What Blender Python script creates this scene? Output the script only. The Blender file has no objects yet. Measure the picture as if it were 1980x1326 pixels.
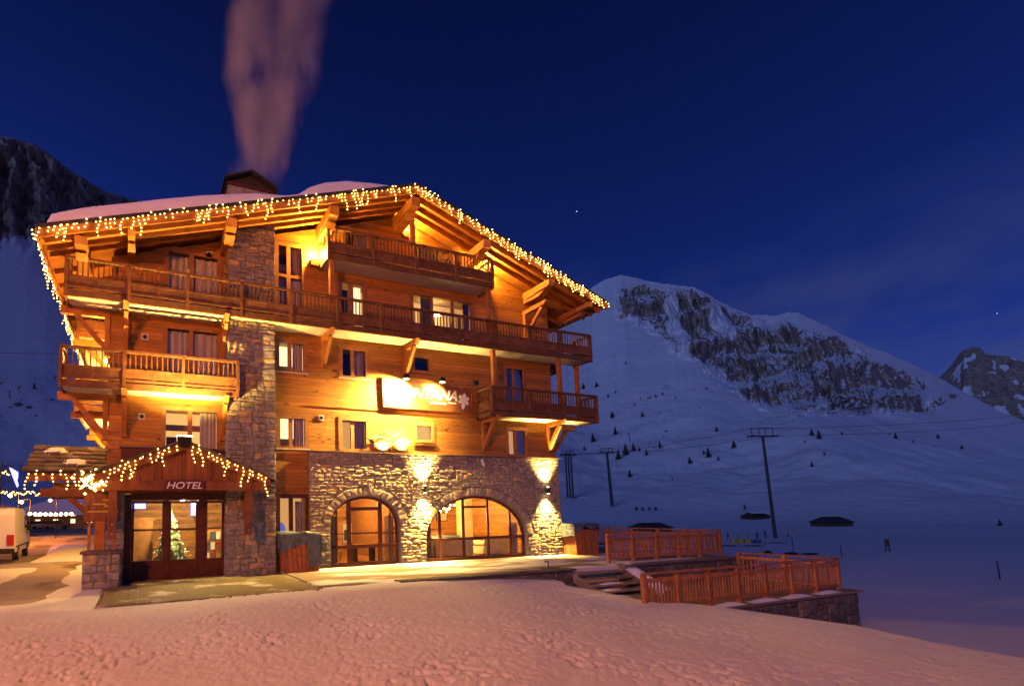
import bpy, bmesh, math, random
import numpy as np
from mathutils import Matrix, Vector
random.seed(7); RNG = np.random.default_rng(7)
sc = bpy.context.scene
col = sc.collection
# ------------------------------------------------------------------ camera
F, PX, PY = 975.587, 657.676, 904.137
M = np.array([[0.93083456, -0.36510700, -0.01561746], [0.01817949, 0.08894671, -0.99587047], [0.36498840, 0.92670673, 0.08943213]])
C = np.array([-5.752823, -17.753036, 2.0])
cd = bpy.data.cameras.new('camera'); cam = bpy.data.objects.new('camera', cd); col.objects.link(cam); sc.camera = cam
cd.sensor_fit = 'HORIZONTAL'; cd.sensor_width = 36; cd.lens = F / 1980 * 36
cd.shift_x = (990 - PX) / 1980; cd.shift_y = (PY - 663) / 1980; cd.clip_end = 20000; cd.clip_start = 0.1
mw = Matrix.Identity(4)
for i in range(3):
    mw[i][0] = M[0][i]; mw[i][1] = -M[1][i]; mw[i][2] = -M[2][i]; mw[i][3] = C[i]
cam.matrix_world = mw
def ray(u, v): return M.T @ np.array([(u - PX) / F, (v - PY) / F, 1.0])
def onY(u, v, Y):
    d = ray(u, v); return C + d * (Y - C[1]) / d[1]
def onZ(u, v, Z):
    d = ray(u, v); return C + d * (Z - C[2]) / d[2]
# ------------------------------------------------------------------ world: clear dusk sky
SUN_EL, SUN_AZ = math.radians(2.0), math.radians(150)
w = bpy.data.worlds.new('World'); sc.world = w; w.use_nodes = True
nt = w.node_tree; N = nt.nodes; L = nt.links; N.clear()
out = N.new('ShaderNodeOutputWorld'); bg = N.new('ShaderNodeBackground')
sky = N.new('ShaderNodeTexSky'); sky.sky_type = 'NISHITA'; sky.sun_disc = False
sky.sun_elevation = SUN_EL; sky.sun_rotation = SUN_AZ; sky.altitude = 2100; sky.dust_density = 0.2; sky.ozone_density = 4.0
tint = N.new('ShaderNodeMix'); tint.data_type = 'RGBA'; tint.blend_type = 'MULTIPLY'; tint.inputs[0].default_value = 1
tint.inputs[7].default_value = (0.62, 0.36, 1.0, 1)
tc = N.new('ShaderNodeTexCoord'); mp = N.new('ShaderNodeMapping'); mp.inputs[3].default_value = (1.5, 1.5, 3.2)
nz = N.new('ShaderNodeTexNoise'); nz.inputs['Scale'].default_value = 2.2; nz.inputs['Detail'].default_value = 6; nz.inputs['Roughness'].default_value = 0.55
cr = N.new('ShaderNodeValToRGB'); cr.color_ramp.elements[0].position = 0.40; cr.color_ramp.elements[1].position = 0.68
cl = N.new('ShaderNodeMix'); cl.data_type = 'RGBA'; cl.blend_type = 'MIX'; cl.inputs[7].default_value = (0.36, 0.43, 1.15, 1)
fm = N.new('ShaderNodeMath'); fm.operation = 'MULTIPLY'; fm.inputs[1].default_value = 0.40
L.new(tc.outputs['Generated'], mp.inputs[0]); L.new(mp.outputs[0], nz.inputs['Vector']); L.new(nz.outputs[0], cr.inputs[0])
L.new(cr.outputs[0], fm.inputs[0]); L.new(fm.outputs[0], cl.inputs[0])
sx_ = N.new('ShaderNodeSeparateXYZ'); L.new(tc.outputs['Generated'], sx_.inputs[0])
gr = N.new('ShaderNodeMapRange'); gr.inputs[1].default_value = 0.05; gr.inputs[2].default_value = 0.75; gr.inputs[3].default_value = 1.30; gr.inputs[4].default_value = 0.50; L.new(sx_.outputs[2], gr.inputs[0])
lo_ = N.new('ShaderNodeMapRange'); lo_.inputs[1].default_value = 0.18; lo_.inputs[2].default_value = 0.42; lo_.inputs[3].default_value = 1.0; lo_.inputs[4].default_value = 0.0; L.new(sx_.outputs[2], lo_.inputs[0])
L.new(lo_.outputs[0], fm.inputs[1])
dk_ = N.new('ShaderNodeMix'); dk_.data_type = 'RGBA'; dk_.blend_type = 'MULTIPLY'; dk_.inputs[0].default_value = 1; L.new(tint.outputs[2], dk_.inputs[6]); L.new(gr.outputs[0], dk_.inputs[7])
L.new(sky.outputs[0], tint.inputs[6]); L.new(dk_.outputs[2], cl.inputs[6]); L.new(cl.outputs[2], bg.inputs[0])
bg.inputs[1].default_value = 0.15
L.new(bg.outputs[0], out.inputs[0])
# twilight glow behind the camera
sd = bpy.data.lights.new('sun', 'SUN'); sd.energy = 0.75; sd.angle = math.radians(25); sd.color = (0.34, 0.43, 1.0)
so = bpy.data.objects.new('sun', sd); col.objects.link(so)
so.rotation_euler = Vector((1.0, .38, -.30)).to_track_quat('-Z', 'Y').to_euler()
sc.view_settings.view_transform = 'Standard'; sc.view_settings.look = 'None'; sc.view_settings.exposure = 0; sc.view_settings.gamma = 1
sc.render.engine = 'CYCLES'; cy = sc.cycles
cy.use_denoising = True; cy.max_bounces = 5; cy.diffuse_bounces = 2; cy.glossy_bounces = 2; cy.transmission_bounces = 4; cy.transparent_max_bounces = 8; cy.volume_bounces = 0
cy.sample_clamp_indirect = 4; cy.caustics_reflective = False; cy.caustics_refractive = False; cy.volume_step_rate = 2.0; cy.volume_max_steps = 128
# ------------------------------------------------------------------ helpers
SODIUM = (1.0, 0.25, 0.025); WARM = (1.0, 0.58, 0.14); GOLD = (1.0, 0.46, 0.06)
def tag(o, label=None, cat=None, group=None, kind=None):
    if label: o['label'] = label
    if cat: o['category'] = cat
    if group: o['group'] = group
    if kind: o['kind'] = kind
    return o
def setparent(o, p):
    o.parent = p
    o.matrix_parent_inverse = Matrix.Translation(-p.location)
def empty(name, loc, label, cat, group=None):
    o = bpy.data.objects.new(name, None); o.location = loc; col.objects.link(o); o.empty_display_size = 0.2
    return tag(o, label, cat, group)
class MB:
    def __init__(s): s.v = []; s.f = []
    def add(s, vs, fs):
        n = len(s.v); s.v += [tuple(map(float, p)) for p in vs]; s.f += [tuple(n + i for i in q) for q in fs]; return s
    def hexa(s, p): return s.add(p, [(0,3,2,1),(4,5,6,7),(0,1,5,4),(1,2,6,5),(2,3,7,6),(3,0,4,7)])
    def box(s, x0, x1, y0, y1, z0, z1):
        return s.hexa([(x0,y0,z0),(x1,y0,z0),(x1,y1,z0),(x0,y1,z0),(x0,y0,z1),(x1,y0,z1),(x1,y1,z1),(x0,y1,z1)])
    def beam(s, a, b, w, h, up=(0,0,1)):
        a = Vector(a); b = Vector(b); d = (b - a).normalized(); u = Vector(up)
        if abs(d.dot(u)) > .98: u = Vector((0,1,0))
        r = d.cross(u).normalized(); u = r.cross(d).normalized(); r *= w/2; u *= h/2
        return s.hexa([a-r-u, a+r-u, b+r-u, b-r-u, a-r+u, a+r+u, b+r+u, b-r+u])
    def cyl(s, a, b, r0, r1=None, n=10, cap=True):
        r1 = r0 if r1 is None else r1
        a = Vector(a); b = Vector(b); d = (b - a).normalized(); u = Vector((0,0,1)) if abs(d.z) < .95 else Vector((1,0,0))
        r = d.cross(u).normalized(); u = r.cross(d)
        k = len(s.v)
        for c, q in ((a, r0), (b, r1)):
            for i in range(n):
                t = 2*math.pi*i/n; s.v.append(tuple(c + r*(q*math.cos(t)) + u*(q*math.sin(t))))
        s.f += [(k+i, k+(i+1)%n, k+n+(i+1)%n, k+n+i) for i in range(n)]
        if cap: s.f += [tuple(k+n-1-i for i in range(n)), tuple(k+n+i for i in range(n))]
        return s
    def ball(s, c, r, n=6, m=4, sq=(1,1,1)):
        k = len(s.v); c = Vector(c)
        for j in range(1, m):
            t = math.pi*j/m
            for i in range(n):
                p = 2*math.pi*i/n; s.v.append((c.x+r*sq[0]*math.sin(t)*math.cos(p), c.y+r*sq[1]*math.sin(t)*math.sin(p), c.z+r*sq[2]*math.cos(t)))
        a = len(s.v); s.v += [(c.x, c.y, c.z+r*sq[2]), (c.x, c.y, c.z-r*sq[2])]
        for i in range(n):
            s.f.append((a, k+i, k+(i+1)%n)); s.f.append((a+1, k+(m-2)*n+(i+1)%n, k+(m-2)*n+i))
            for j in range(m-2): s.f.append((k+j*n+i, k+(j+1)*n+i, k+(j+1)*n+(i+1)%n, k+j*n+(i+1)%n))
        return s
    def octa(s, c, r):
        x, y, z = c
        return s.add([(x+r,y,z),(x-r,y,z),(x,y+r,z),(x,y-r,z),(x,y,z+r),(x,y,z-r)], [(0,2,4),(2,1,4),(1,3,4),(3,0,4),(2,0,5),(1,2,5),(3,1,5),(0,3,5)])
    def extr(s, poly, fn, d0, d1):
        n = len(poly)
        vs = [fn(a, b, d0) for a, b in poly] + [fn(a, b, d1) for a, b in poly]
        return s.add(vs, [tuple(range(n-1,-1,-1)), tuple(range(n, 2*n))] + [(i, (i+1)%n, n+(i+1)%n, n+i) for i in range(n)])
    def mesh(s, name, mat=None, smooth=False):
        me = bpy.data.meshes.new(name); me.from_pydata(s.v, [], s.f)
        if mat: me.materials.append(mat)
        if smooth: me.polygons.foreach_set('use_smooth', [True]*len(me.polygons))
        return me
    def build(s, name, mat, parent=None, smooth=False, **k):
        o = bpy.data.objects.new(name, s.mesh(name, mat, smooth)); col.objects.link(o)
        if parent: setparent(o, parent)
        return tag(o, **k)
def inst(name, me, parent, loc, rot=None, scl=None):
    o = bpy.data.objects.new(name, me); o.location = loc
    if rot: o.rotation_euler = rot
    if scl: o.scale = scl
    col.objects.link(o)
    if parent: setparent(o, parent)
    return o
def XZ(y): return lambda a, b, d: (a, y + d, b)
def YZ(x): return lambda a, b, d: (x + d, a, b)
# ------------------------------------------------------------------ materials
MAT = {}
def mat(name, rgb=None, rough=.7, spec=.3, emit=None, es=0, metal=0):
    m = bpy.data.materials.new(name); m.use_nodes = True; b = m.node_tree.nodes['Principled BSDF']
    if rgb: b.inputs['Base Color'].default_value = (*rgb, 1)
    b.inputs['Roughness'].default_value = rough; b.inputs['Specular IOR Level'].default_value = spec; b.inputs['Metallic'].default_value = metal
    if emit: b.inputs['Emission Color'].default_value = (*emit, 1); b.inputs['Emission Strength'].default_value = es
    MAT[name] = m; return m
def nodes(m): return m.node_tree.nodes, m.node_tree.links, m.node_tree.nodes['Principled BSDF']
def noise_color(m, c0, c1, scale=4, stretch=(1,1,1), detail=6, lo=.3, hi=.7, bump=0, bscale=None, rand=0, bdist=.02):
    n, l, b = nodes(m)
    g = n.new('ShaderNodeNewGeometry'); mp = n.new('ShaderNodeMapping'); mp.inputs[3].default_value = stretch
    tx = n.new('ShaderNodeTexNoise'); tx.inputs['Scale'].default_value = scale; tx.inputs['Detail'].default_value = detail
    r = n.new('ShaderNodeValToRGB'); r.color_ramp.elements[0].position = lo; r.color_ramp.elements[1].position = hi
    r.color_ramp.elements[0].color = (*c0, 1); r.color_ramp.elements[1].color = (*c1, 1)
    l.new(g.outputs['Position'], mp.inputs[0]); l.new(mp.outputs[0], tx.inputs['Vector']); l.new(tx.outputs[0], r.inputs[0])
    src = r.outputs[0]
    if rand:
        oi = n.new('ShaderNodeObjectInfo'); rr = n.new('ShaderNodeMapRange'); rr.inputs[3].default_value = 1-rand; rr.inputs[4].default_value = 1+rand
        mx = n.new('ShaderNodeMix'); mx.data_type = 'RGBA'; mx.blend_type = 'MULTIPLY'; mx.inputs[0].default_value = 1
        l.new(oi.outputs['Random'], rr.inputs[0]); l.new(src, mx.inputs[6]); l.new(rr.outputs[0], mx.inputs[7]); src = mx.outputs[2]
    l.new(src, b.inputs['Base Color'])
    if bump:
        t2 = n.new('ShaderNodeTexNoise'); t2.inputs['Scale'].default_value = bscale or scale*3; t2.inputs['Detail'].default_value = 5
        bp = n.new('ShaderNodeBump'); bp.inputs['Strength'].default_value = bump; bp.inputs['Distance'].default_value = bdist
        l.new(mp.outputs[0], t2.inputs['Vector']); l.new(t2.outputs[0], bp.inputs['Height']); l.new(bp.outputs[0], b.inputs['Normal'])
    return m
def clad(name, c0, c1, pitch=.14, axis=2):
    m = mat(name, rough=.55, spec=.3); n, l, b = nodes(m)
    g = n.new('ShaderNodeNewGeometry'); sp = n.new('ShaderNodeSeparateXYZ'); l.new(g.outputs['Position'], sp.inputs[0])
    dv = n.new('ShaderNodeMath'); dv.operation = 'DIVIDE'; dv.inputs[1].default_value = pitch; l.new(sp.outputs[axis], dv.inputs[0])
    fr = n.new('ShaderNodeMath'); fr.operation = 'FRACT'; l.new(dv.outputs[0], fr.inputs[0])
    fl = n.new('ShaderNodeMath'); fl.operation = 'FLOOR'; l.new(dv.outputs[0], fl.inputs[0])
    wn = n.new('ShaderNodeTexWhiteNoise'); wn.noise_dimensions = '1D'; l.new(fl.outputs[0], wn.inputs['W'])
    gp = n.new('ShaderNodeValToRGB'); e = gp.color_ramp.elements; e[0].position = 0; e[0].color = (0,0,0,1); e[1].position = .1; e[1].color = (1,1,1,1)
    l.new(fr.outputs[0], gp.inputs[0])
    mp = n.new('ShaderNodeMapping'); mp.inputs[3].default_value = (1.2, 1.2, 22) if axis == 2 else (22, 22, 1.2)
    cx = n.new('ShaderNodeCombineXYZ'); l.new(wn.outputs[0], cx.inputs[1])
    ad = n.new('ShaderNodeVectorMath'); sl = n.new('ShaderNodeVectorMath'); sl.operation = 'SCALE'; sl.inputs[3].default_value = 30
    l.new(cx.outputs[0], sl.inputs[0]); l.new(g.outputs['Position'], ad.inputs[0]); l.new(sl.outputs[0], ad.inputs[1]); l.new(ad.outputs[0], mp.inputs[0])
    tx = n.new('ShaderNodeTexNoise'); tx.inputs['Scale'].default_value = 1.6; tx.inputs['Detail'].default_value = 7; l.new(mp.outputs[0], tx.inputs['Vector'])
    r = n.new('ShaderNodeValToRGB'); r.color_ramp.elements[0].position = .3; r.color_ramp.elements[1].position = .72
    r.color_ramp.elements[0].color = (*c0, 1); r.color_ramp.elements[1].color = (*c1, 1); l.new(tx.outputs[0], r.inputs[0])
    mr = n.new('ShaderNodeMapRange'); mr.inputs[3].default_value = .72; mr.inputs[4].default_value = 1.22; l.new(wn.outputs[0], mr.inputs[0])
    m1 = n.new('ShaderNodeMix'); m1.data_type = 'RGBA'; m1.blend_type = 'MULTIPLY'; m1.inputs[0].default_value = 1; l.new(r.outputs[0], m1.inputs[6]); l.new(mr.outputs[0], m1.inputs[7])
    m2 = n.new('ShaderNodeMix'); m2.data_type = 'RGBA'; m2.blend_type = 'MULTIPLY'; m2.inputs[0].default_value = .6; l.new(m1.outputs[2], m2.inputs[6]); l.new(gp.outputs[0], m2.inputs[7])
    tk = n.new('ShaderNodeTexNoise'); tk.inputs['Scale'].default_value = 7; tk.inputs['Detail'].default_value = 2; mk_ = n.new('ShaderNodeMapping'); mk_.inputs[3].default_value = (.45,.45,1.2) if axis == 2 else (1.2,1.2,.45); l.new(ad.outputs[0], mk_.inputs[0]); l.new(mk_.outputs[0], tk.inputs['Vector'])
    kr = n.new('ShaderNodeValToRGB'); kr.color_ramp.elements[0].position = .27; kr.color_ramp.elements[0].color = (.35,.28,.22,1); kr.color_ramp.elements[1].position = .36; kr.color_ramp.elements[1].color = (1,1,1,1); l.new(tk.outputs[0], kr.inputs[0])
    tw = n.new('ShaderNodeTexNoise'); tw.inputs['Scale'].default_value = .5; tw.inputs['Detail'].default_value = 5; l.new(g.outputs['Position'], tw.inputs['Vector'])
    wr = n.new('ShaderNodeMapRange'); wr.inputs[1].default_value = .3; wr.inputs[2].default_value = .7; wr.inputs[3].default_value = .78; wr.inputs[4].default_value = 1.15; l.new(tw.outputs[0], wr.inputs[0])
    m3 = n.new('ShaderNodeMix'); m3.data_type = 'RGBA'; m3.blend_type = 'MULTIPLY'; m3.inputs[0].default_value = 1; l.new(m2.outputs[2], m3.inputs[6]); l.new(kr.outputs[0], m3.inputs[7])
    m4 = n.new('ShaderNodeMix'); m4.data_type = 'RGBA'; m4.blend_type = 'MULTIPLY'; m4.inputs[0].default_value = 1; l.new(m3.outputs[2], m4.inputs[6]); l.new(wr.outputs[0], m4.inputs[7])
    l.new(m4.outputs[2], b.inputs['Base Color'])
    bp = n.new('ShaderNodeBump'); bp.inputs['Strength'].default_value = .8; bp.inputs['Distance'].default_value = .012; l.new(gp.outputs[0], bp.inputs['Height']); l.new(bp.outputs[0], b.inputs['Normal'])
    return m
clad('cladding', (.37, .155, .026), (.56, .255, .050)); clad('vcladding', (.17, .055, .015), (.27, .095, .026), .16, 0)
noise_color(mat('beam_wood', rough=.6), (.31, .120, .024), (.50, .205, .045), 3, (1,1,1), bump=.15, rand=.15)
noise_color(mat('rail_wood', rough=.65), (.105, .045, .016), (.21, .095, .034), 5, (1,1,1), bump=.15, rand=.2)
noise_color(mat('fence_wood', rough=.6), (.30, .10, .03), (.48, .18, .055), 6, (1,1,1), bump=.1, rand=.2)
noise_color(mat('dark_frame', rough=.45), (.075, .022, .014), (.13, .042, .024), 6, bump=.05)
noise_color(mat('frame_wood', rough=.5), (.30, .13, .042), (.42, .20, .07), 5, bump=.05)
noise_color(mat('mortar', rough=.95), (.17, .15, .12), (.27, .23, .18), 9, bump=.5)
noise_color(mat('slate', rough=.8), (.07, .055, .045), (.17, .135, .11), 3, bump=.5, rand=.3)
noise_color(mat('roof_metal', rough=.6), (.035, .028, .026), (.06, .05, .045), 4)
noise_color(mat('soffit_white', rough=.8), (.62, .56, .46), (.74, .68, .58), 2)
noise_color(mat('concrete', rough=.9), (.16, .13, .10), (.30, .25, .20), 1.2, bump=.3)
noise_color(mat('deck_wood', rough=.75), (.20, .16, .09), (.36, .29, .17), 5, (6,1,1), bump=.2, rand=.2)
noise_color(mat('deck_snowy', rough=.8), (.20, .16, .085), (.66, .62, .58), 1.0, (1,1,1), lo=.55, hi=.68, bump=.3, bscale=20)
noise_color(mat('tarp', rough=.5, spec=.4), (.055, .075, .09), (.13, .16, .18), 7, bump=.9, bscale=12, bdist=.05)
noise_color(mat('curtain', rough=.9), (.66, .62, .56), (.84, .79, .72), 4)
noise_color(mat('cream_cloth', rough=.9), (.55, .42, .26), (.70, .56, .36), 4)
noise_color(mat('plaster', rough=.9), (.55, .38, .20), (.66, .48, .27), 1.5)
noise_color(mat('leaf_green', rough=.8), (.03, .08, .025), (.35, .42, .22), 22, lo=.42, hi=.62)
noise_color(mat('porch_wood', rough=.55), (.13, .042, .014), (.24, .085, .026), 4, bump=.1, rand=.1)
noise_color(mat('conifer', rough=.9), (.02, .026, .02), (.06, .075, .055), 6)
noise_color(mat('bark', rough=.9), (.05, .035, .025), (.1, .07, .05), 10, bump=.4)
noise_color(mat('asphalt', rough=.9), (.09, .065, .045), (.36, .31, .27), .5, (1, .45, 1), lo=.36, hi=.50, bump=.3, bscale=30)
mat('pylon_steel', (.05, .05, .048), .6, metal=.2); mat('black', (.015, .014, .014), .5); mat('cable', (.02, .02, .02), .7)
mat('white_paint', (.75, .74, .72), .4, .5); mat('car_grey', (.25, .24, .23), .35, .5); mat('car_dark', (.06, .055, .06), .3, .5); mat('rubber', (.02, .02, .02), .8)
mat('dark_glass', (.02, .022, .03), .1, .6); mat('red_lens', (.4, .02, .015), .3); mat('chrome', (.6, .6, .6), .25, metal=1)
mat('letter_white', (.80, .78, .76), .5); mat('sign_red', (.10, .028, .018), .5); noise_color(mat('sign_wood', rough=.5), (.20, .07, .025), (.30, .115, .04), 4)
mat('blue_seat', (.05, .08, .11), .8); mat('flag_yellow', (.45, .30, .06), .8); mat('flag_red', (.3, .06, .05), .8); mat('flag_blue', (.05, .09, .2), .8)
mat('bulb', (1, .8, .5), emit=(1, .50, .10), es=15); mat('big_bulb', (1, .8, .5), emit=(1, .70, .30), es=25); mat('blue_light', (.3, .3, 1), emit=(.20, .24, 1.0), es=4)
mat('lamp_glow', (1, .8, .5), emit=(1, .75, .35), es=30); mat('sodium_glow', (1, .6, .2), emit=(1, .55, .15), es=60); mat('star_glow', (1, 1, 1), emit=(.8, .9, 1), es=1.3)
mat('lit_room', (.8, .6, .3), emit=(1, .58, .16), es=1.0); mat('lit_bright', (.9, .7, .4), emit=(1, .80, .42), es=1.7); mat('lit_dim', (.6, .4, .2), emit=(1, .50, .13), es=.75); mat('blue_wall', (.3, .3, .8), emit=(.22, .25, 1.0), es=.55)  # lit_ materials: room light put into the surface as glow
# thin window glass
m = bpy.data.materials.new('glass'); m.use_nodes = True; n = m.node_tree.nodes; l = m.node_tree.links; n.clear()
o_ = n.new('ShaderNodeOutputMaterial'); a_ = n.new('ShaderNodeBsdfTransparent'); b_ = n.new('ShaderNodeBsdfGlossy'); b_.inputs['Roughness'].default_value = .02
f_ = n.new('ShaderNodeFresnel'); f_.inputs[0].default_value = 1.45; x_ = n.new('ShaderNodeMixShader')
a_.inputs[0].default_value = (.93, .93, .93, 1)
l.new(f_.outputs[0], x_.inputs[0]); l.new(a_.outputs[0], x_.inputs[1]); l.new(b_.outputs[0], x_.inputs[2]); l.new(x_.outputs[0], o_.inputs[0]); MAT['glass'] = m
# rubble stone: grey blocks with scattered ochre ones
def stone_mat(name, cols):
    m = mat(name, rough=.85, spec=.25); n, l, b = nodes(m)
    oi = n.new('ShaderNodeObjectInfo'); r = n.new('ShaderNodeValToRGB'); r.color_ramp.interpolation = 'CONSTANT'
    e = r.color_ramp.elements
    while len(e) < len(cols): e.new(.5)
    for i, (p, c) in enumerate(cols): e[i].position = p; e[i].color = (*c, 1)
    g = n.new('ShaderNodeNewGeometry'); tx = n.new('ShaderNodeTexNoise'); tx.inputs['Scale'].default_value = 7; tx.inputs['Detail'].default_value = 8
    l.new(g.outputs['Position'], tx.inputs['Vector']); l.new(oi.outputs['Random'], r.inputs[0])
    mr = n.new('ShaderNodeMapRange'); mr.inputs[1].default_value = .3; mr.inputs[2].default_value = .7; mr.inputs[3].default_value = .6; mr.inputs[4].default_value = 1.3; l.new(tx.outputs[0], mr.inputs[0])
    mx = n.new('ShaderNodeMix'); mx.data_type = 'RGBA'; mx.blend_type = 'MULTIPLY'; mx.inputs[0].default_value = 1; l.new(r.outputs[0], mx.inputs[6]); l.new(mr.outputs[0], mx.inputs[7]); l.new(mx.outputs[2], b.inputs['Base Color'])
    t2 = n.new('ShaderNodeTexNoise'); t2.inputs['Scale'].default_value = 22; t2.inputs['Detail'].default_value = 6; l.new(g.outputs['Position'], t2.inputs['Vector'])
    bp = n.new('ShaderNodeBump'); bp.inputs['Strength'].default_value = .7; bp.inputs['Distance'].default_value = .03; l.new(t2.outputs[0], bp.inputs['Height']); l.new(bp.outputs[0], b.inputs['Normal'])
stone_mat('stone', [(0, (.32,.28,.21)), (.2, (.42,.35,.25)), (.42, (.37,.32,.25)), (.6, (.48,.39,.26)), (.76, (.27,.24,.20)), (.86, (.54,.39,.19))])
stone_mat('pillar_stone', [(0, (.25,.24,.20)), (.25, (.31,.29,.24)), (.5, (.28,.26,.22)), (.7, (.33,.30,.23)), (.84, (.48,.38,.19))])
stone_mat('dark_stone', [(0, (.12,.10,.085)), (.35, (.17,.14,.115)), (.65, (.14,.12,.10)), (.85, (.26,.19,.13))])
# snow
def snow_mat(name, b1=.5, s1=13, d1=.025, b2=.5, s2=60, rgb=(.80, .80, .82)):
    m = mat(name, rgb, rough=.75, spec=.25); n, l, b = nodes(m)
    g = n.new('ShaderNodeNewGeometry')
    t = n.new('ShaderNodeTexNoise'); t.inputs['Scale'].default_value = s1; t.inputs['Detail'].default_value = 6; l.new(g.outputs['Position'], t.inputs['Vector'])
    bp = n.new('ShaderNodeBump'); bp.inputs['Strength'].default_value = b1; bp.inputs['Distance'].default_value = d1; l.new(t.outputs[0], bp.inputs['Height'])
    t2 = n.new('ShaderNodeTexNoise'); t2.inputs['Scale'].default_value = s2; t2.inputs['Detail'].default_value = 4; l.new(g.outputs['Position'], t2.inputs['Vector'])
    b2_ = n.new('ShaderNodeBump'); b2_.inputs['Strength'].default_value = b2; b2_.inputs['Distance'].default_value = .02; l.new(t2.outputs[0], b2_.inputs['Height']); l.new(bp.outputs[0], b2_.inputs['Normal'])
    l.new(b2_.outputs[0], b.inputs['Normal']); return m
snow_mat('snow'); snow_mat('roof_snow', .3, 1.5, .1, .1, 20)
# ------------------------------------------------------------------ value noise (numpy)
def vnoise(x, y, seed=0):
    xi = np.floor(x).astype(np.int64); yi = np.floor(y).astype(np.int64); xf = x - xi; yf = y - yi
    u = xf*xf*(3-2*xf); v = yf*yf*(3-2*yf)
    def h(a, b):
        k = (a*374761393 + b*668265263 + seed*974634777) & 0xffffffff
        k = ((k ^ (k >> 13))*1274126177) & 0xffffffff
        return ((k ^ (k >> 16)) & 0xffff)/65535.0
    return (h(xi,yi)*(1-u)+h(xi+1,yi)*u)*(1-v) + (h(xi,yi+1)*(1-u)+h(xi+1,yi+1)*u)*v
def fbm(x, y, o=5, seed=0, g=.5):
    s = 0; a = 1; t = 0
    for i in range(o): s = s + a*vnoise(x*2**i, y*2**i, seed+i*17); t += a; a *= g
    return s/t
def ridged(x, y, o=5, seed=0, g=.55):
    s = 0; a = 1; t = 0
    for i in range(o): s = s + a*(1-np.abs(2*vnoise(x*2**i, y*2**i, seed+i*13)-1)); t += a; a *= g
    return s/t
def sstep(a, b, x):
    t = np.clip((x-a)/(b-a), 0, 1); return t*t*(3-2*t)
# ------------------------------------------------------------------ terrain
def azel(u, v):
    d = ray(u, v); return math.atan2(d[0], d[1]), d[2]/math.hypot(d[0], d[1])
RIDGE = [(-500,120),(-250,190),(-90,238),(0,262),(30,268),(62,277),(100,300),(140,331),(175,352),(205,370),(240,381),(300,395),(450,430),(650,480),(850,530),(1000,560),(1100,566),(1140,558),(1170,541),(1200,532),(1230,537),(1262,545),(1300,550),(1345,556),(1375,572),(1400,588),(1450,608),(1500,612),(1526,604),(1545,606),(1570,618),(1640,652),(1700,678),(1760,702),(1820,732),(1870,762),(1930,795),(1980,815),(2060,850),(2200,890),(2600,920),(3400,935)]
_ra = np.array([azel(u, v) for u, v in RIDGE]); RAZ, REL = _ra[:,0], _ra[:,1]
CREST = [(-700,1262,-.08),(-300,1218,-.08),(0,1190,-.07),(196,1172,-.07),(400,1152,-.06),(600,1134,-.04),(771,1125,-.0),(880,1124,-.06),(960,1124,-.12),(1030,1131,-.22),(1095,1142,-.36),(1237,1163,-.5),(1400,1182,-.55),(1655,1216,-.7),(1800,1250,-.8),(1980,1283,-.86),(2300,1330,-1.0),(3200,1440,-1.3)]
_cr = []
for u, v, z in CREST:
    p = onZ(u, v, z) - C; _cr.append((math.atan2(p[0], p[1]), math.hypot(p[0], p[1]), z))
_cr = np.array(_cr); CAZ, CR, CZ = _cr[:,0], _cr[:,1], _cr[:,2]
MASK = [(1195,580),(1220,556),(1300,560),(1345,572),(1420,606),(1500,628),(1560,645),(1640,672),(1740,722),(1830,770),(1790,800),(1720,785),(1650,800),(1590,792),(1545,800),(1510,770),(1480,790),(1440,765),(1400,725),(1330,680),(1260,630),(1205,605)]
_mk = np.array([azel(u, v) for u, v in MASK])
def inpoly(x, y, poly):
    ins = np.zeros(x.shape, bool); j = len(poly)-1
    for i in range(len(poly)):
        (xi, yi), (xj, yj) = poly[i], poly[j]
        c = ((yi > y) != (yj > y)) & (x < (xj-xi)*(y-yi)/(yj-yi+1e-12)+xi); ins ^= c; j = i
    return ins
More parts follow.
